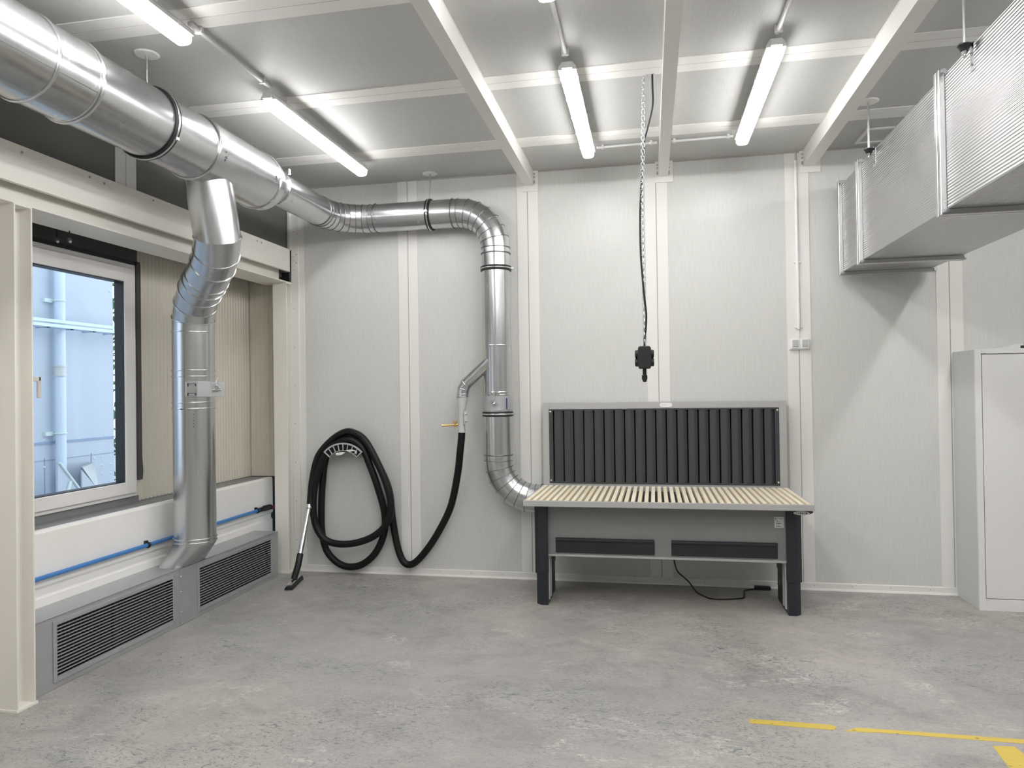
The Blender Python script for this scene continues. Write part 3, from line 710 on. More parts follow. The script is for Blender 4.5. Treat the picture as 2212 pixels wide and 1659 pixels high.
# ------------------------------------------------------------------ vacuum hose, hook
YH = -0.075
def hp_(x, z, dy=0.0): return (x, YH+dy, z)
hose_pts = [(-1.645, YS-0.06, 1.36), (-1.645, YS-0.06, 1.30), (-1.665, YS-0.05, 1.15), (-1.70, -0.16, 0.96), (-1.78, -0.12, 0.66), (-1.92, -0.09, 0.40), (-2.06, -0.075, 0.21), (-2.17, -0.07, 0.115), (-2.255, -0.065, 0.135), (-2.315, -0.06, 0.28), (-2.36, -0.055, 0.53), (-2.39, -0.05, 0.78),
    hp_(-2.46, 0.98), hp_(-2.57, 1.16), hp_(-2.68, 1.25), hp_(-2.80, 1.275), hp_(-2.93, 1.205), hp_(-3.01, 1.08), hp_(-3.045, 0.85), hp_(-3.06, 0.60), hp_(-3.055, 0.38), hp_(-3.00, 0.20), hp_(-2.86, 0.085), hp_(-2.69, 0.085), hp_(-2.54, 0.19), hp_(-2.445, 0.37), hp_(-2.42, 0.57, -0.02), hp_(-2.47, 0.80, -0.04), hp_(-2.545, 1.02, -0.05), hp_(-2.62, 1.19, -0.06), hp_(-2.73, 1.262, -0.07), hp_(-2.86, 1.235, -0.075), hp_(-2.98, 1.13, -0.075), hp_(-3.07, 0.90, -0.075), hp_(-3.105, 0.68, -0.075), hp_(-3.085, 0.48, -0.075), hp_(-3.00, 0.345, -0.075), hp_(-2.86, 0.30, -0.075), hp_(-2.68, 0.315, -0.075), hp_(-2.50, 0.385, -0.075), hp_(-2.375, 0.51, -0.075), hp_(-2.34, 0.68, -0.075), hp_(-2.385, 0.87, -0.07), hp_(-2.49, 1.10, -0.065), hp_(-2.595, 1.265, -0.06), hp_(-2.70, 1.33, -0.055), hp_(-2.80, 1.333, -0.05), hp_(-2.93, 1.255, -0.05), hp_(-3.06, 1.11, -0.05), hp_(-3.115, 0.90, -0.06), hp_(-3.125, 0.74, -0.08), hp_(-3.125, 0.64, -0.10)]
cpath = catmull(hose_pts, 12)
# resample at a fixed pitch and make corrugations
res = [cpath[0]]; pitch = 0.0075; acc = 0
for a_, b_ in zip(cpath, cpath[1:]):
    L_ = (b_-a_).length; t_ = pitch-acc
    while t_ < L_: res.append(a_.lerp(b_, t_/L_)); t_ += pitch
    acc = L_-(t_-pitch)
vs_ = []; fs = []; seg = 18; a_ = None
for i, p in enumerate(res):
    t = (res[min(i+1, len(res)-1)]-res[max(i-1, 0)]).normalized()
    if a_ is None: a_ = t.orthogonal().normalized()
    a_ = (a_-t*a_.dot(t)).normalized(); b_ = t.cross(a_)
    R_ = 0.0335 if i % 2 else 0.0305
    vs_ += [p+(a_*math.cos(2*PI*k/seg)+b_*math.sin(2*PI*k/seg))*R_ for k in range(seg)]
for i in range(len(res)-1):
    for k in range(seg): fs.append((i*seg+k, i*seg+(k+1) % seg, (i+1)*seg+(k+1) % seg, (i+1)*seg+k))
vac = empty('vacuum_hose', (-2.8, -0.1, 0.0), 'black corrugated vacuum hose coiled on the wall hook with chrome wand', 'vacuum hose')
build('hose', MB().add(vs_, fs), 'hose', vac, smooth=80)
w0, w1 = V((-3.13, -0.175, 0.66)), V((-3.118, -0.43, 0.15))
wand = build('wand', MB().rings([(w0, 0.030), (w0.lerp(w1, 0.06), 0.030), (w0.lerp(w1, 0.07), 0.0215), (w0.lerp(w1, 0.90), 0.0215)], 24), 'chrome', vac, smooth=30, label='chrome wand leaning down to the floor')
build('cuff', MB().sweep([w0.lerp(w1, 0.80), w0.lerp(w1, 0.98), V((-3.135, -0.452, 0.075)), V((-3.14, -0.462, 0.045))], 0.0285, 20), 'rubber', vac, smooth=30)
# floor nozzle: a flat wedge with a chrome plate
ax_ = V((-0.095, 0.42, 0)).normalized(); sx_ = V((ax_.y, -ax_.x, 0))
def nz(a, s_, z): c = V((-3.135, -0.46, 0)); return c + ax_*a + sx_*s_ + V((0, 0, z))
q = [nz(-0.20, -0.038, 0.0), nz(0.17, -0.038, 0.0), nz(0.17, 0.038, 0.0), nz(-0.20, 0.038, 0.0), nz(-0.20, -0.026, 0.030), nz(0.17, -0.026, 0.030), nz(0.17, 0.026, 0.036), nz(-0.20, 0.026, 0.036)]
noz = build('floor_nozzle', MB().add(q, [(3,2,1,0),(4,5,6,7),(0,1,5,4),(1,2,6,5),(2,3,7,6),(3,0,4,7)]), 'rubber', vac, bevel=0.006)
q = [nz(-0.18, -0.026, 0.0305), nz(0.15, -0.026, 0.0305), nz(0.15, 0.018, 0.033), nz(-0.18, 0.018, 0.033), nz(-0.18, -0.022, 0.042), nz(0.15, -0.022, 0.042), nz(0.15, 0.014, 0.046), nz(-0.18, 0.014, 0.046)]
build('cover_plate', MB().add(q, [(3,2,1,0),(4,5,6,7),(0,1,5,4),(1,2,6,5),(2,3,7,6),(3,0,4,7)]), 'chrome', noz, bevel=0.003)

hk = empty('hose_hook', (-2.79, 0, 1.16), 'grey arched wall hook with slots carrying the coiled hose', 'hose hook')
def arcband(mb, c, r0, r1, t0, t1, y0, y1, n):
    c = V((c[0], 0, c[1])); vs2 = []
    for i in range(n+1):
        t = t0+(t1-t0)*i/n
        for rr, yy in ((r0, y0), (r1, y0), (r1, y1), (r0, y1)): vs2.append((c.x+rr*math.cos(t), yy, c.z+rr*math.sin(t)))
    fs2 = [(3, 2, 1, 0), (4*n, 4*n+1, 4*n+2, 4*n+3)]
    for i in range(n):
        for k in range(4): fs2.append((4*i+k, 4*i+(k+1) % 4, 4*i+4+(k+1) % 4, 4*i+4+k))
    mb.add(vs2, fs2)
HC = (-2.785, 0.985); T0, T1 = math.radians(43), math.radians(137)
g = MB(); arcband(g, HC, 0.242, 0.256, T0, T1, -0.192, -0.176, 20); arcband(g, HC, 0.172, 0.186, T0, T1, -0.192, -0.176, 20)
for k in range(9):
    t = T0+(T1-T0)*k/8; dt = 0.022 if k in (0, 8) else 0.014
    arcband(g, HC, 0.172, 0.256, t-dt, t+dt, -0.192, -0.176, 2)
build('front_plate', g, 'hook_grey', hk, bevel=0.002)
g = MB(); arcband(g, HC, 0.172, 0.180, T0, T1, -0.192, -0.0, 20); build('saddle', g, 'hook_grey', hk)
build('slot_backing', (lambda mb_: (arcband(mb_, HC, 0.172, 0.250, T0+0.01, T1-0.01, -0.178, -0.172, 20), mb_)[1])(MB()), 'black_hole', hk)
build('wall_plate', MB().box(-2.90, -2.67, -0.012, 0.0, 1.09, 1.15), 'hook_grey', hk, bevel=0.004)
build('tongue', MB().prism([(-2.86, 1.145), (-2.845, 1.125), (-2.80, 1.128), (-2.76, 1.155), (-2.67, 1.165), (-2.655, 1.135), (-2.648, 1.165), (-2.70, 1.18), (-2.80, 1.165)], 'y', -0.192, -0.17), 'white_plastic', hk)

# ------------------------------------------------------------------ downdraught workbench
wb = empty('workbench', (0.09, -0.45, 0), 'grey and black extraction workbench with slatted wooden top and louvred back', 'workbench')
FX0, FX1, FY, FZ = -0.980, 1.158, -0.865, 0.842     # front edge of the top
BX0, BX1, BY, BZ = -0.925, 1.108, -0.165, 0.872     # back edge
def lerp(a, b_, t): return a+(b_-a)*t
def top(u, v, dz=0.0):   # u across, v front->back
    return V((lerp(lerp(FX0, FX1, u), lerp(BX0, BX1, u), v), lerp(FY, BY, v), lerp(FZ, BZ, v)+dz))
def hexa(mb, P): return mb.add(P, [(3,2,1,0),(4,5,6,7),(0,1,5,4),(1,2,6,5),(2,3,7,6),(3,0,4,7)])
def topbar(mb, u0, u1, v0, v1, z0, z1):
    return hexa(mb, [top(u0, v0, z0), top(u1, v0, z0), top(u1, v1, z0), top(u0, v1, z0), top(u0, v0, z1), top(u1, v0, z1), top(u1, v1, z1), top(u0, v1, z1)])
tf = MB(); topbar(tf, 0, 1, 0, 0.03, -0.044, 0.0); topbar(tf, 0, 0.008, 0.03, 1, -0.044, -0.001); topbar(tf, 0.992, 1, 0.03, 1, -0.044, -0.001); topbar(tf, 0.008, 0.992, 0.955, 1, -0.044, -0.002)
build('top_frame', tf, 'bench_grey', wb, bevel=0.002)
tray = MB(); topbar(tray, 0.008, 0.992, 0.03, 0.955, -0.0435, -0.0405); build('tray', tray, 'bench_dark', wb)
NS = 42
for k in range(NS):
    uc = 0.016+(0.984-0.016)*k/(NS-1); hw_ = 0.0068
    s_ = MB(); topbar(s_, uc-hw_, uc+hw_, 0.022, 0.955, -0.036, 0.004)
    build('slat', s_, ('wood_a', 'wood_b', 'wood_c')[(k*7+k*k) % 3], wb)
# back panel
PX0, PX1, PZ0, PZ1, PY = -0.922, 1.106, 0.60, 1.587, -0.150
IX0, IX1, IZ0, IZ1 = -0.868, 1.046, 0.885, 1.531
bp_ = MB().box(PX0, IX0, PY, -0.022, PZ0, PZ1).box(IX1, PX1, PY, -0.022, PZ0, PZ1).box(IX0, IX1, PY, -0.022, IZ1, PZ1).box(IX0, IX1, PY, -0.022, PZ0, IZ0).box(IX0, IX1, -0.055, -0.022, IZ0, IZ1)
build('back_frame', bp_, 'bench_grey', wb, bevel=0.002)
build('louvre_backing', MB().box(IX0, IX1, -0.075, -0.056, IZ0, IZ1), 'black_hole', wb)
rim = frame(MB(), 0, 0, 0, 0, 0, 0, 0) if False else MB()
rim.box(IX0, IX0+0.034, PY-0.003, -0.076, IZ0, IZ1).box(IX1-0.034, IX1, PY-0.003, -0.076, IZ0, IZ1).box(IX0+0.034, IX1-0.034, PY-0.003, PY+0.012, IZ1-0.012, IZ1).box(IX0+0.034, IX1-0.034, PY-0.003, PY+0.012, IZ0, IZ0+0.014)
build('louvre_frame', rim, 'louvre', wb)
NL = 21; LX0, LX1 = IX0+0.036, IX1-0.036
for k in range(NL):
    a0 = LX0+(LX1-LX0)*k/NL; pw = (LX1-LX0)/NL
    pr = [(a0+0.008, PY+0.030), (a0+0.010, PY+0.004), (a0+pw*0.62, PY-0.006), (a0+pw*0.70, PY-0.004), (a0+pw-0.001, PY+0.014), (a0+pw-0.002, PY+0.030)]
    build('louvre', MB().prism(pr, 'z', IZ0+0.014, IZ1-0.013), 'louvre', wb)
for xx in (IX0+0.012, IX1-0.012):
    for zz in (IZ0+0.026, IZ1-0.022):
        build('bolt', MB().ball((xx, PY-0.004, zz), 0.0095, 12, (1, 0.6, 1)), 'chrome', wb, smooth=60, label='shiny round bolt')
def rounded(cx, cz, w_, h_, rr, n=8):
    out = []
    for sx, sz, a0 in ((1, 1, 0), (-1, 1, PI/2), (-1, -1, PI), (1, -1, 1.5*PI)):
        for i in range(n+1):
            t = a0+PI/2*i/n; out.append((cx+sx*(w_/2-rr)+rr*math.cos(t), cz+sz*(h_/2-rr)+rr*math.sin(t)))
    return out
bd = build('badge', MB().prism(rounded(0.136, 1.560, 0.104, 0.038, 0.0185), 'y', PY-0.007, PY), 'white_plastic', wb, label='white oval badge with small grey lettering')
g = MB()
def text_marks(mb, x0, x1, z0, z1, yy, pat):
    """little letter-like strokes from a pattern string"""
    n = len(pat); w_ = (x1-x0)/n
    for i, ch in enumerate(pat):
        a = x0+i*w_
        if ch == 'e': mb.box(a, a+w_*0.7, yy-0.0008, yy, z0, z0+(z1-z0)*0.2).box(a, a+w_*0.25, yy-0.0008, yy, z0, z1).box(a, a+w_*0.7, yy-0.0008, yy, z1-(z1-z0)*0.2, z1).box(a, a+w_*0.6, yy-0.0008, yy, (z0+z1)/2, (z0+z1)/2+0.002)
        if ch == 'i': mb.box(a+w_*0.25, a+w_*0.5, yy-0.0008, yy, z0, z1)
        if ch == 'a': mb.prism([(a, z0), (a+w_*0.2, z0), (a+w_*0.4, z1-0.002), (a+w_*0.6, z0), (a+w_*0.8, z0), (a+w_*0.5, z1), (a+w_*0.3, z1)], 'y', yy-0.0008, yy)
text_marks(g, 0.098, 0.140, 1.555, 1.567, PY-0.007, 'eiia')
build('badge_lettering', g, 'label_grey', bd)
# body below the top
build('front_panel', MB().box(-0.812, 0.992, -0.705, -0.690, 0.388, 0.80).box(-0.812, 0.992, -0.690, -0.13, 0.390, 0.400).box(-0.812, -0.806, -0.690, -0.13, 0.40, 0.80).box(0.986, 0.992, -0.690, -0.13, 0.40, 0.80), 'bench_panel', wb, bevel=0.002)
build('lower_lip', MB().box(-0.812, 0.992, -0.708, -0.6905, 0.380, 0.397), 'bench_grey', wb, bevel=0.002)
for x0, x1 in ((-0.749, 0.020), (0.147, 0.924)):
    g = MB().prism([(-0.705, 0.412), (-0.716, 0.412), (-0.716, 0.502), (-0.728, 0.506), (-0.730, 0.522), (-0.722, 0.530), (-0.705, 0.530)], 'x', x0, x1)
    build('suction_hood', g, 'bench_dark', wb, bevel=0.003, label='dark hooded strip on the front panel')
st = build('rating_label', MB().box(0.906, 0.973, -0.7065, -0.705, 0.644, 0.724), 'label_grey', wb, label='small silver rating label')
g = MB()
for k, (a, b_) in enumerate(((0.935, 0.966), (0.914, 0.928), (0.914, 0.948), (0.914, 0.955), (0.914, 0.940), (0.914, 0.952))):
    zz = 0.714-k*0.012; g.box(a, b_, -0.7072, -0.7065, zz-0.003, zz)
g.box(0.912, 0.920, -0.7072, -0.7065, 0.708, 0.717)
build('label_print', g, 'ink', st)
# legs: wide upper sleeve, narrower foot column with aluminium guides
for sgn, xo, xi in ((-1, -0.915, -0.810), (1, 1.093, 0.985)):
    x0, x1 = min(xo, xi), max(xo, xi); ch = 0.03
    def sect(inset, y0, y1):
        if sgn < 0: a, b_ = x0+inset, x1-inset*0.3
        else: a, b_ = x0+inset*0.3, x1-inset
        if sgn < 0: return [(a, y1), (a, y0+0.035), (a+0.035, y0), (b_, y0), (b_, y1)]
        return [(b_, y1), (b_, y0+0.035), (b_-0.035, y0), (a, y0), (a, y1)]
    sec = MB().prism(sect(0.0, -0.752, -0.285), 'z', 0.245, 0.80)
    lg = build('leg', sec, 'bench_dark', wb, bevel=0.002)
    build('foot_column', MB().prism(sect(0.010, -0.745, -0.30), 'z', 0.0, 0.245), 'bench_dark', lg, bevel=0.002)
    gx = xi + (0.002 if sgn < 0 else -0.002)
    gd = MB()
    for y0 in (-0.685, -0.60): gd.box(gx-0.005, gx+0.005, y0, y0+0.03, 0.03, 0.38)
    build_each('guide_rail', gd, 'rocker_grey', lg)
# control panel under the right front corner
cp = [(1.03+0.065*math.cos(t)*1.1+0.05, 0.782+0.024*math.sin(t)) for t in [PI+PI*k/16 for k in range(17)]]
build('control_panel', MB().prism([(a, b_+0.012) for a, b_ in cp], 'y', -0.86, -0.79), 'seal', wb, bevel=0.003)
fp = MB().prism([(1.068+0.056*math.cos(2*PI*k/24), 0.782+0.0135*math.sin(2*PI*k/24)) for k in range(24)], 'y', -0.864, -0.860)
kp = build('keypad', fp, 'foil_bar', wb, label='silver oval keypad')
g = MB()
for xx, w_ in ((1.035, 0.004), (1.050, 0.007), (1.062, 0.007), (1.074, 0.007), (1.086, 0.004), (1.102, 0.010)): g.box(xx-w_/2, xx+w_/2, -0.8652, -0.864, 0.777, 0.788)
build('key', g, 'seal', kp)
# power cable under the bench
pc = empty('power_cable', (0.17, -0.3, 0.38), 'thin black cable hanging below the workbench onto the floor', 'cable')
build('cord', MB().sweep(catmull([(0.175, -0.22, 0.395), (0.180, -0.22, 0.27), (0.205, -0.22, 0.175), (0.255, -0.22, 0.125), (0.30, -0.23, 0.085), (0.355, -0.25, 0.015), (0.40, -0.32, 0.006), (0.47, -0.41, 0.006), (0.60, -0.40, 0.006), (0.715, -0.345, 0.006), (0.735, -0.25, 0.006), (0.76, -0.12, 0.006), (0.86, -0.07, 0.006), (0.95, -0.06, 0.01)], 8), 0.006, 8), 'rubber', pc, smooth=40)
build('plug', MB().box(0.84, 0.97, -0.085, -0.045, 0.0, 0.032), 'rubber', pc, bevel=0.006)

# ------------------------------------------------------------------ pendant outlet on a chain
YC = -1.78
po = empty('pendant_outlet', (-0.028, YC, 1.85), 'black outlet block hanging on a chain in front of the back wall', 'pendant outlet')
g = MB().prism([(-0.070, 1.86), (-0.066, 1.955), (-0.058, 1.966), (0.004, 1.966), (0.014, 1.955), (0.016, 1.85), (0.008, 1.826), (-0.062, 1.826)], 'y', YC-0.055, YC+0.055)
ob = build('outlet_block', g, 'rubber', po, bevel=0.006)
for sx, xx in ((-1, -0.070), (1, 0.016)):
    for zz in (1.918, 1.866):
        build('socket', MB().rings([((xx-sx*0.012, YC, zz), 0.026), ((xx+sx*0.012, YC, zz), 0.026), ((xx+sx*0.016, YC, zz), 0.020)], 20), 'rubber', ob, smooth=40)
build('coupling', MB().rings([((-0.028, YC, 1.83), 0.012), ((-0.028, YC, 1.785), 0.012), ((-0.028, YC, 1.785), 0.017), ((-0.028, YC, 1.765), 0.018), ((-0.028, YC, 1.742), 0.009)], 16), 'rubber', po, smooth=30)
g = MB(); z = 3.655; k = 0; pt = 0.021
while z > 1.985:
    c = V((-0.006-0.018*min(1, (3.655-z)/0.7), YC, z)); R_ = 0.009; hl = 0.0085
    a = V((1, 0, 0)) if k % 2 == 0 else V((0, 1, 0))
    pts = [c + a*R_*math.cos(t) + V((0, 0, 1))*(R_*math.sin(t) + (hl if math.sin(t) > 0 else -hl)) for t in [2*PI*(j+0.5)/12 for j in range(12)]]
    n_ = len(pts); nv = []; nf = []
    nn = a.cross(V((0, 0, 1)))
    for j, p in enumerate(pts):
        e = (p-c).normalized()
        for q_ in range(5): nv.append(p + e*0.0026*math.cos(2*PI*q_/5) + nn*0.0026*math.sin(2*PI*q_/5))
    for j in range(n_):
        for q_ in range(5): nf.append((j*5+q_, ((j+1) % n_)*5+q_, ((j+1) % n_)*5+(q_+1) % 5, j*5+(q_+1) % 5))
    g.add(nv, nf); z -= pt; k += 1
build('chain', g, 'steel_rod', po, smooth=60, label='shiny link chain')
build('cord', MB().sweep(catmull([(0.049, YC, 3.676), (0.049, YC, 3.60), (0.050, YC, 3.50), (0.040, YC, 3.43), (0.012, YC+0.006, 3.33), (-0.006, YC+0.016, 3.26), (-0.026, YC+0.018, 3.05), (-0.034, YC+0.014, 2.92), (-0.040, YC, 2.80), (-0.041, YC-0.010, 2.62), (-0.038, YC-0.012, 2.50), (-0.030, YC-0.012, 2.38), (-0.022, YC-0.013, 2.27), (-0.012, YC-0.012, 2.17), (-0.016, YC-0.008, 2.08), (-0.024, YC, 2.02), (-0.026, YC, 1.965)], 8), 0.0062, 8), 'rubber', po, smooth=40)
build('ceiling_hook', MB().sweep(arc((0.004, YC, 3.664), (1, 0, 0), (0, 0, -1), 0.013, -0.3, PI+0.6, 12), 0.003, 6).cyl((0.017, YC, 3.66), (0.017, YC, ZC), 0.004, 8).box(0.010, 0.066, YC-0.006, YC+0.006, ZC-0.006, ZC), 'steel_rod', po)

# ------------------------------------------------------------------ light switch and its conduit
sw = empty('light_switch', (1.238, -0.02, 2.06), 'double light switch with two grey rockers on the white wall seam', 'light switch')
build('back_box', MB().box(1.160, 1.320, -0.030, -0.0062, 2.010, 2.098), 'white_plastic', sw, bevel=0.006)
for x0 in (1.170, 1.247):
    fr = build('bezel', frame(MB(), 0, 0.001, 0, 0.001, 0.0001, 0, 0.001) if False else MB().box(x0, x0+0.066, -0.046, -0.030, 2.018, 2.102), 'white_plastic', sw, bevel=0.006)
    build('rocker', MB().prism([(-0.046, 2.030), (-0.0535, 2.036), (-0.050, 2.090), (-0.046, 2.092)], 'x', x0+0.010, x0+0.056), 'rocker_grey', fr, bevel=0.002)
cw = empty('conduit', (1.236, -0.018, 2.15), 'upright white conduit above the light switch on the back wall', 'conduit')
build('tube', MB().cyl((1.238, -0.020, 2.182), (1.233, -0.020, 3.60), 0.012, 14), 'white_plastic', cw, smooth=30)
build('cable', MB().sweep([(1.240, -0.02, 2.185), (1.238, -0.018, 2.15), (1.243, -0.018, 2.095)], 0.004, 8), 'white_plastic', cw)
build('cable', MB().sweep([(1.233, -0.02, 3.59), (1.236, -0.02, 3.63), (1.238, -0.02, ZC)], 0.006, 8), 'rocker_grey', cw)
for zz in (2.20, 2.745):
    build('clip', MB().box(1.216, 1.260, -0.022, -0.0062, zz-0.010, zz+0.010).ball((1.214, -0.014, zz), 0.008).ball((1.262, -0.014, zz), 0.008), 'white_plastic', cw, bevel=0.002)

# ------------------------------------------------------------------ rectangular foil duct
RX0, RX1, RZ0, RZ1 = 1.565, 2.228, 2.630, 3.345
rdct = empty('supply_duct', (1.9, -2.5, 2.63), 'big rectangular aluminium foil duct hanging on threaded rods above the steel cabinet', 'duct')
joints = [(-0.110, None), (-0.655, 'mid'), (-2.150, 'mid'), (-4.6, 'mid')]
secs = [(-0.655, -0.115), (-2.150, -0.655), (-4.60, -2.150), (-7.0, -4.60)]
for y0, y1 in secs:
    build('duct_section', MB().box(RX0, RX1, y0, y1, RZ0, RZ1), 'foil', rdct)
def flange(yc, both=True):
    g = MB(); e = 0.030
    for ya, yb in (((yc-0.036, yc-0.006), (yc+0.006, yc+0.036)) if both else ((yc-0.036, yc+0.002),)):
        g.box(RX0-e, RX0, ya, yb, RZ0-e, RZ1+e).box(RX1, RX1+e, ya, yb, RZ0-e, RZ1+e)
        g.box(RX0, RX1, ya, yb, RZ0-e, RZ0).box(RX0, RX1, ya, yb, RZ1, RZ1+e)
    o_ = build('flange', g, 'foil_bar', rdct, bevel=0.003)
    for xx in (RX0-0.012, RX1+0.012):
        for zz in (RZ0-0.012, RZ1+0.012):
            build('corner_bolt', MB().rings([((xx, yc-0.062, zz), 0.014), ((xx, yc-0.052, zz), 0.014), ((xx, yc-0.052, zz), 0.009), ((xx, yc+0.045, zz), 0.009)], 6), 'steel_rod', o_)
    k = MB().box(RX0-0.006, RX0+0.0, yc-0.006, yc+0.006, RZ0, RZ1).box(RX0, RX1, yc-0.006, yc+0.006, RZ0-0.008, RZ0)
    if both: build('gasket', k, 'seal', o_)
flange(-0.110, False); flange(-0.655); flange(-2.150); flange(-4.60)
build('end_cover', MB().box(RX0, RX1, -0.115, -0.105, RZ0, RZ1), 'foil_bar', rdct)
def duct_hanger(yy, zb, label, big):
    xh = 1.527
    t = empty('duct_hanger', (xh, yy, zb), label, 'duct hanger', 'rod hangers of the rectangular duct')
    build('rod', MB().cyl((xh, yy, zb-0.03), (xh, yy, ZC-0.004), 0.0065, 10), 'steel_rod', t, smooth=30)
    build('ceiling_plate', MB().rings([((xh, yy, ZC-0.008), 0.062), ((xh, yy, ZC-0.003), 0.070), ((xh, yy, ZC), 0.070)], 32), 'trim_white', t, smooth=30)
    build('damper_washer', MB().rings([((xh, yy, zb), 0.018), ((xh, yy, zb+0.018), 0.026), ((xh, yy, zb+0.024), 0.032), ((xh, yy, zb+0.030), 0.032)], 20), 'rubber', t, smooth=30)
    g = MB().box(xh-0.028, RX0-0.002, yy-0.02, yy+0.02, zb+0.030, zb+0.034).box(RX0-0.006, RX0-0.001, yy-0.02, yy+0.02, zb-0.10, zb+0.034)
    build('bracket', g, 'galv_ring', t)
    build('nut', MB().rings([((xh, yy, zb-0.018), 0.013), ((xh, yy, zb), 0.013)], 6).ball((xh, yy, zb-0.028), 0.008), 'chrome', t)
    build('bolt', MB().ball((RX0-0.006, yy, zb-0.02), 0.008).ball((RX0-0.006, yy, zb-0.07), 0.008), 'chrome', t)
duct_hanger(-1.0, 3.318, 'threaded rod hanger at the far section of the rectangular duct', False)
duct_hanger(-2.52, 3.318, 'threaded rod hanger at the near section of the rectangular duct', True)
hatch = empty('ceiling_hatch', (1.84, -0.28, ZC), 'square white ceiling hatch half hidden above the foil duct', 'hatch')
g = MB().box(1.670, 1.700, -0.45, -0.115, ZC-0.012, ZC).box(1.975, 2.005, -0.45, -0.115, ZC-0.012, ZC).box(1.70, 1.975, -0.45, -0.42, ZC-0.012, ZC).box(1.70, 1.975, -0.145, -0.115, ZC-0.012, ZC)
build('rim', g, 'trim_white', hatch, bevel=0.003)
build('lid', MB().box(1.70, 1.975, -0.42, -0.145, ZC-0.005, ZC), 'panel_ceiling', hatch)

# ------------------------------------------------------------------ steel cabinet
cb = empty('steel_cabinet', (2.9, -0.2, 0), 'light grey tall steel cabinet with flat doors and safety glasses on top', 'cabinet')
CX0, CX1, CY, CZ = 2.411, 3.33, -0.405, 1.963
build('side_panel', MB().box(CX0, CX0+0.002, CY+0.02, -0.010, 0.0, CZ-0.004), 'cabinet_side', cb)
body = MB().box(CX0+0.002, CX1, -0.025, -0.010, 0, CZ).box(CX1-0.02, CX1, CY, -0.025, 0, CZ).box(CX0+0.002, CX1-0.02, CY+0.02, -0.025, CZ-0.02, CZ).box(CX0+0.002, CX1-0.02, CY+0.02, -0.025, 0.0, 0.09)
body.box(CX0, CX0+0.042, CY, CY+0.02, 0, CZ).box(CX0+0.042, CX1-0.02, CY, CY+0.02, CZ-0.036, CZ).box(CX0+0.042, CX1-0.02, CY, CY+0.02, 0, 0.088).box(CX0+0.042, CX1-0.02, CY+0.03, CY+0.032, 0.088, CZ-0.036)
build('body', body, 'cabinet', cb, bevel=0.0015)
for x0, x1 in ((CX0+0.047, 2.862), (2.868, CX1-0.026)):
    dr = build('door', MB().box(x0, x1, CY-0.001, CY+0.016, 0.093, CZ-0.042), 'cabinet', cb, bevel=0.002)
build('hinge', MB().box(CX0+0.040, CX0+0.075, CY-0.003, CY, CZ-0.036, CZ-0.030), 'groove', cb)
g = MB()
for yy, zz in ((-0.30, CZ-0.035), (-0.12, CZ-0.02), (CY+0.03, 1.30)): g.cyl((CX0, yy, zz), (CX0-0.001, yy, zz), 0.006, 8)
build('rivet', g, 'groove', cb)
sg = empty('safety_glasses', (2.75, -0.3, CZ), 'clear safety glasses with dark hinge lying on top of the steel cabinet', 'glasses')
build('lens', MB().prism([(2.56, CZ+0.002), (2.64, CZ+0.014), (2.68, CZ+0.030), (2.74, CZ+0.036), (2.76, CZ+0.036), (2.76, CZ+0.002)], 'y', -0.37, -0.362).prism([(2.86, CZ+0.002), (2.86, CZ+0.028), (2.94, CZ+0.030), (2.98, CZ+0.018), (3.0, CZ+0.002)], 'y', -0.37, -0.362), 'clear_plastic', sg, bevel=0.002)
build('hinge_block', MB().box(2.735, 2.785, -0.375, -0.33, CZ+0.001, CZ+0.022).box(2.758, 2.79, -0.375, -0.34, CZ+0.022, CZ+0.038), 'bench_dark', sg, bevel=0.004)
build('temple', MB().sweep(catmull([(2.785, -0.35, CZ+0.020), (2.82, -0.34, CZ+0.020), (2.86, -0.33, CZ+0.014), (2.90, -0.33, CZ+0.012)], 6), 0.008, 8), 'bench_dark', sg)

# ------------------------------------------------------------------ floor tape
def tape(pts, label):
    n = len(pts); o_ = build('floor_tape', MB().prism(pts, 'z', 0.0, 0.0012), 'tape'); tag(o_, label, 'floor tape', 'yellow tape strips on the floor')
tape([(0.478, -2.497), (0.475, -2.547), (0.868, -2.553), (0.890, -2.523), (0.872, -2.500), (0.70, -2.497)], 'short yellow tape piece at the free end of the long line')
tape([(0.915, -2.556), (1.05, -2.552), (1.08, -2.545), (2.60, -2.560), (2.60, -2.510), (1.35, -2.507), (0.99, -2.508)], 'long yellow tape line running towards the cabinet side')
tape([(1.555, -2.597), (1.652, -2.589), (1.66, -2.66), (1.645, -2.70), (1.64, -2.92), (1.52, -2.95)], 'wide yellow tape patch in front of the long tape line')

# ------------------------------------------------------------------ outside the window
XO = -7.5
struct('ground_yard', MB().box(-30, -4.12, -14, 16, -0.2, -0.1), 'yard')
bl = empty('clad_building', (XO, 0.5, 0), 'pale blue metal clad building seen through the window', 'building')
build('cladding', MB().box(XO-0.6, XO, -4.0, 2.515, -0.1, 6.0), 'tank_blue', bl)
g = MB().box(XO, XO+0.012, -4.0, 2.505, 1.105, 1.135).box(XO, XO+0.006, -4.0, 2.505, 0.90, 0.906).box(XO, XO+0.006, 2.09, 2.098, -0.1, 0.93).box(XO, XO+0.006, 1.33, 1.338, -0.1, 0.93)
build('seam', g, 'tank_seam', bl)
g = MB()
for yy in (2.14, 2.29, 2.44):
    for zz in (0.62, 0.74, 0.86): g.ball((XO, yy, zz), 0.014, 8)
for yy in (1.60, 2.34, 1.33): g.ball((XO, yy, 1.16), 0.012, 8)
g.ball((XO, 1.33, 0.82), 0.016, 8); g.ball((XO, 2.46, 2.30), 0.014, 8); g.ball((XO, 2.46, 3.19), 0.02, 8)
build('rivet', g, 'rail_white', bl)
dp = empty('downpipe', (XO+0.08, 1.50, 0), 'white downpipe on the blue building outside the window', 'downpipe')
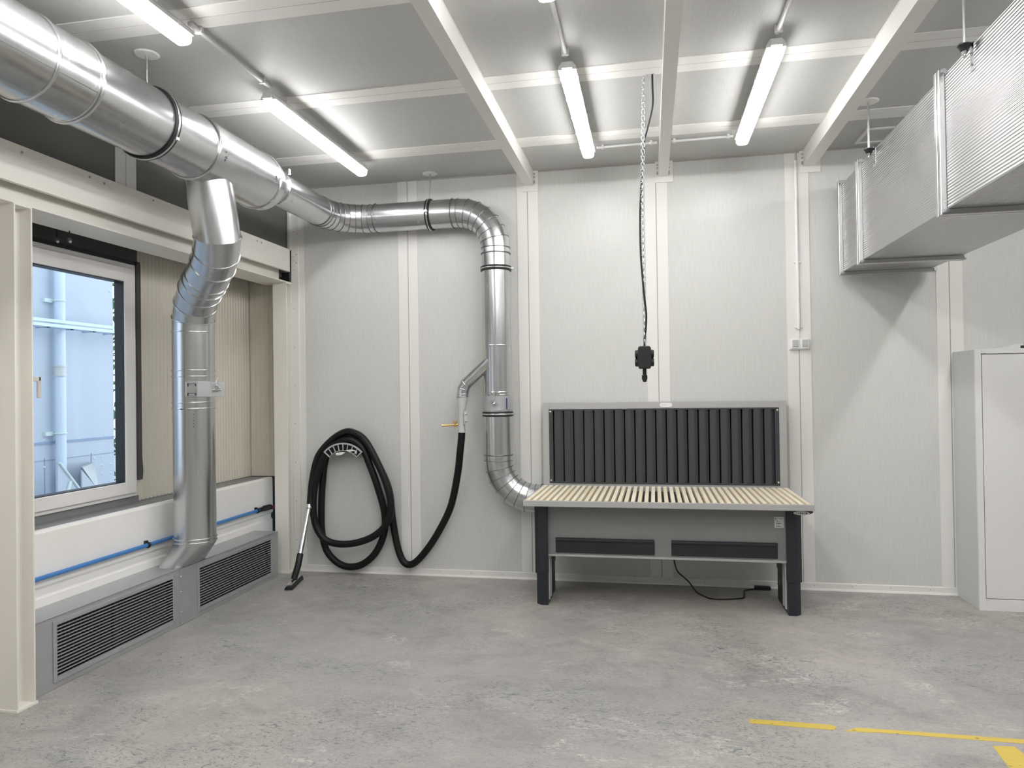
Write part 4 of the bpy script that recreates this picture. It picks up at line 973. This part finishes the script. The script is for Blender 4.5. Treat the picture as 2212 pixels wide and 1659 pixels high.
build('tube', MB().cyl((XO+0.10, 1.49, -0.1), (XO+0.10, 1.48, 5.5), 0.062, 20), 'pipe_white', dp, smooth=30)
build('coupling', MB().rings([((XO+0.10, 1.485, 1.965), 0.072), ((XO+0.10, 1.485, 1.985), 0.072), ((XO+0.10, 1.485, 1.985), 0.065), ((XO+0.10, 1.485, 2.085), 0.065), ((XO+0.10, 1.485, 2.085), 0.072), ((XO+0.10, 1.485, 2.105), 0.072)], 20), 'conduit_grey', dp, smooth=30)
for zz in (2.93, 1.235):
    build('bracket', MB().box(XO, XO+0.04, 1.32, 1.50, zz-0.025, zz+0.025).torus((XO+0.10, 1.485, zz), (0, 0, 1), 0.066, 0.010, 24, 6), 'rail_white', dp)
rl = empty('wall_rail', (XO+0.2, 0.5, 2.6), 'white double rail crossing the blue building behind the pane', 'rail')
build('upper_rail', MB().box(XO+0.17, XO+0.20, -4.0, 2.90, 2.635, 2.675), 'rail_white', rl)
build('lower_rail', MB().box(XO+0.17, XO+0.22, -4.0, 2.90, 2.575, 2.615), 'rail_white', rl)
g = MB(); yy = -1.0
while yy < 2.8: g.box(XO, XO+0.19, yy, yy+0.02, 2.565, 2.60).box(XO+0.16, XO+0.215, yy, yy+0.26, 2.562, 2.575); yy += 0.37
build('rail_bracket', g, 'tank_seam', rl)
ct = empty('metal_chute', (XO+0.3, 1.85, 0), 'grey folded metal chute at the bottom of the window view', 'chute')
build('hood', MB().add([(XO+0.32, 1.56, 0.80), (XO+0.02, 2.08, 0.81), (XO+0.02, 1.95, 0.40), (XO+0.32, 1.85, 0.44), (XO+0.35, 1.56, 0.79), (XO+0.05, 2.09, 0.80), (XO+0.05, 1.96, 0.39), (XO+0.35, 1.85, 0.43)], [(0,1,2,3),(7,6,5,4),(0,4,5,1),(1,5,6,2),(2,6,7,3),(3,7,4,0)]), 'chute', ct)
build('side_plate', MB().box(XO+0.02, XO+0.04, 1.96, 2.08, -0.1, 0.72), 'chute', ct)
build('lower_plate', MB().add([(XO+0.34, 1.54, 0.76), (XO+0.36, 1.54, 0.76), (XO+0.36, 1.86, 0.42), (XO+0.34, 1.86, 0.42), (XO+0.34, 1.54, -0.1), (XO+0.36, 1.54, -0.1), (XO+0.36, 1.86, -0.1), (XO+0.34, 1.86, -0.1)], [(0,1,2,3),(7,6,5,4),(0,4,5,1),(1,5,6,2),(2,6,7,3),(3,7,4,0)]), 'tank_blue', ct)
stt = empty('strut_frame', (XO+0.3, 1.3, 0), 'pale slanted struts at the lower corner of the window view', 'strut')
build('strut', MB().sweep([(XO+0.45, 1.10, 0.90), (XO+0.45, 1.42, 0.52)], 0.014, 8), 'rail_white', stt)
build('strut', MB().sweep([(XO+0.45, 1.26, 0.66), (XO+0.45, 1.14, 0.30)], 0.02, 8), 'rail_white', stt)
build('panel', MB().add([(XO+0.42, 1.08, 0.92), (XO+0.42, 1.42, 0.52), (XO+0.42, 1.42, -0.1), (XO+0.42, 1.08, -0.1), (XO+0.44, 1.08, 0.92), (XO+0.44, 1.42, 0.52), (XO+0.44, 1.42, -0.1), (XO+0.44, 1.08, -0.1)], [(0,1,2,3),(7,6,5,4),(0,4,5,1),(1,5,6,2),(2,6,7,3),(3,7,4,0)]), 'tank_blue', stt)
tr = empty('garden_tree', (-10.2, 4.6, -0.1), 'green tree glimpsed past the edge of the blue building', 'tree')
build('trunk', MB().rings([((-10.2, 4.6, -0.1), 0.12), ((-10.2, 4.6, 3.0), 0.06)], 10), 'bark', tr)
lv = MB()
for k in range(2600):
    c = V((-10.2+random.gauss(0, 0.45), 4.6+random.gauss(0, 0.45), random.uniform(0.0, 5.2)))
    a = V((random.gauss(0, 1), random.gauss(0, 1), random.gauss(0, 1))).normalized(); b_ = a.orthogonal().normalized(); s_ = random.uniform(0.03, 0.07)
    lv.add([c-a*s_*1.6, c+b_*s_*0.6, c+a*s_*1.6, c-b_*s_*0.6], [(0, 1, 2, 3)])
build('foliage', lv, 'leaf', tr)
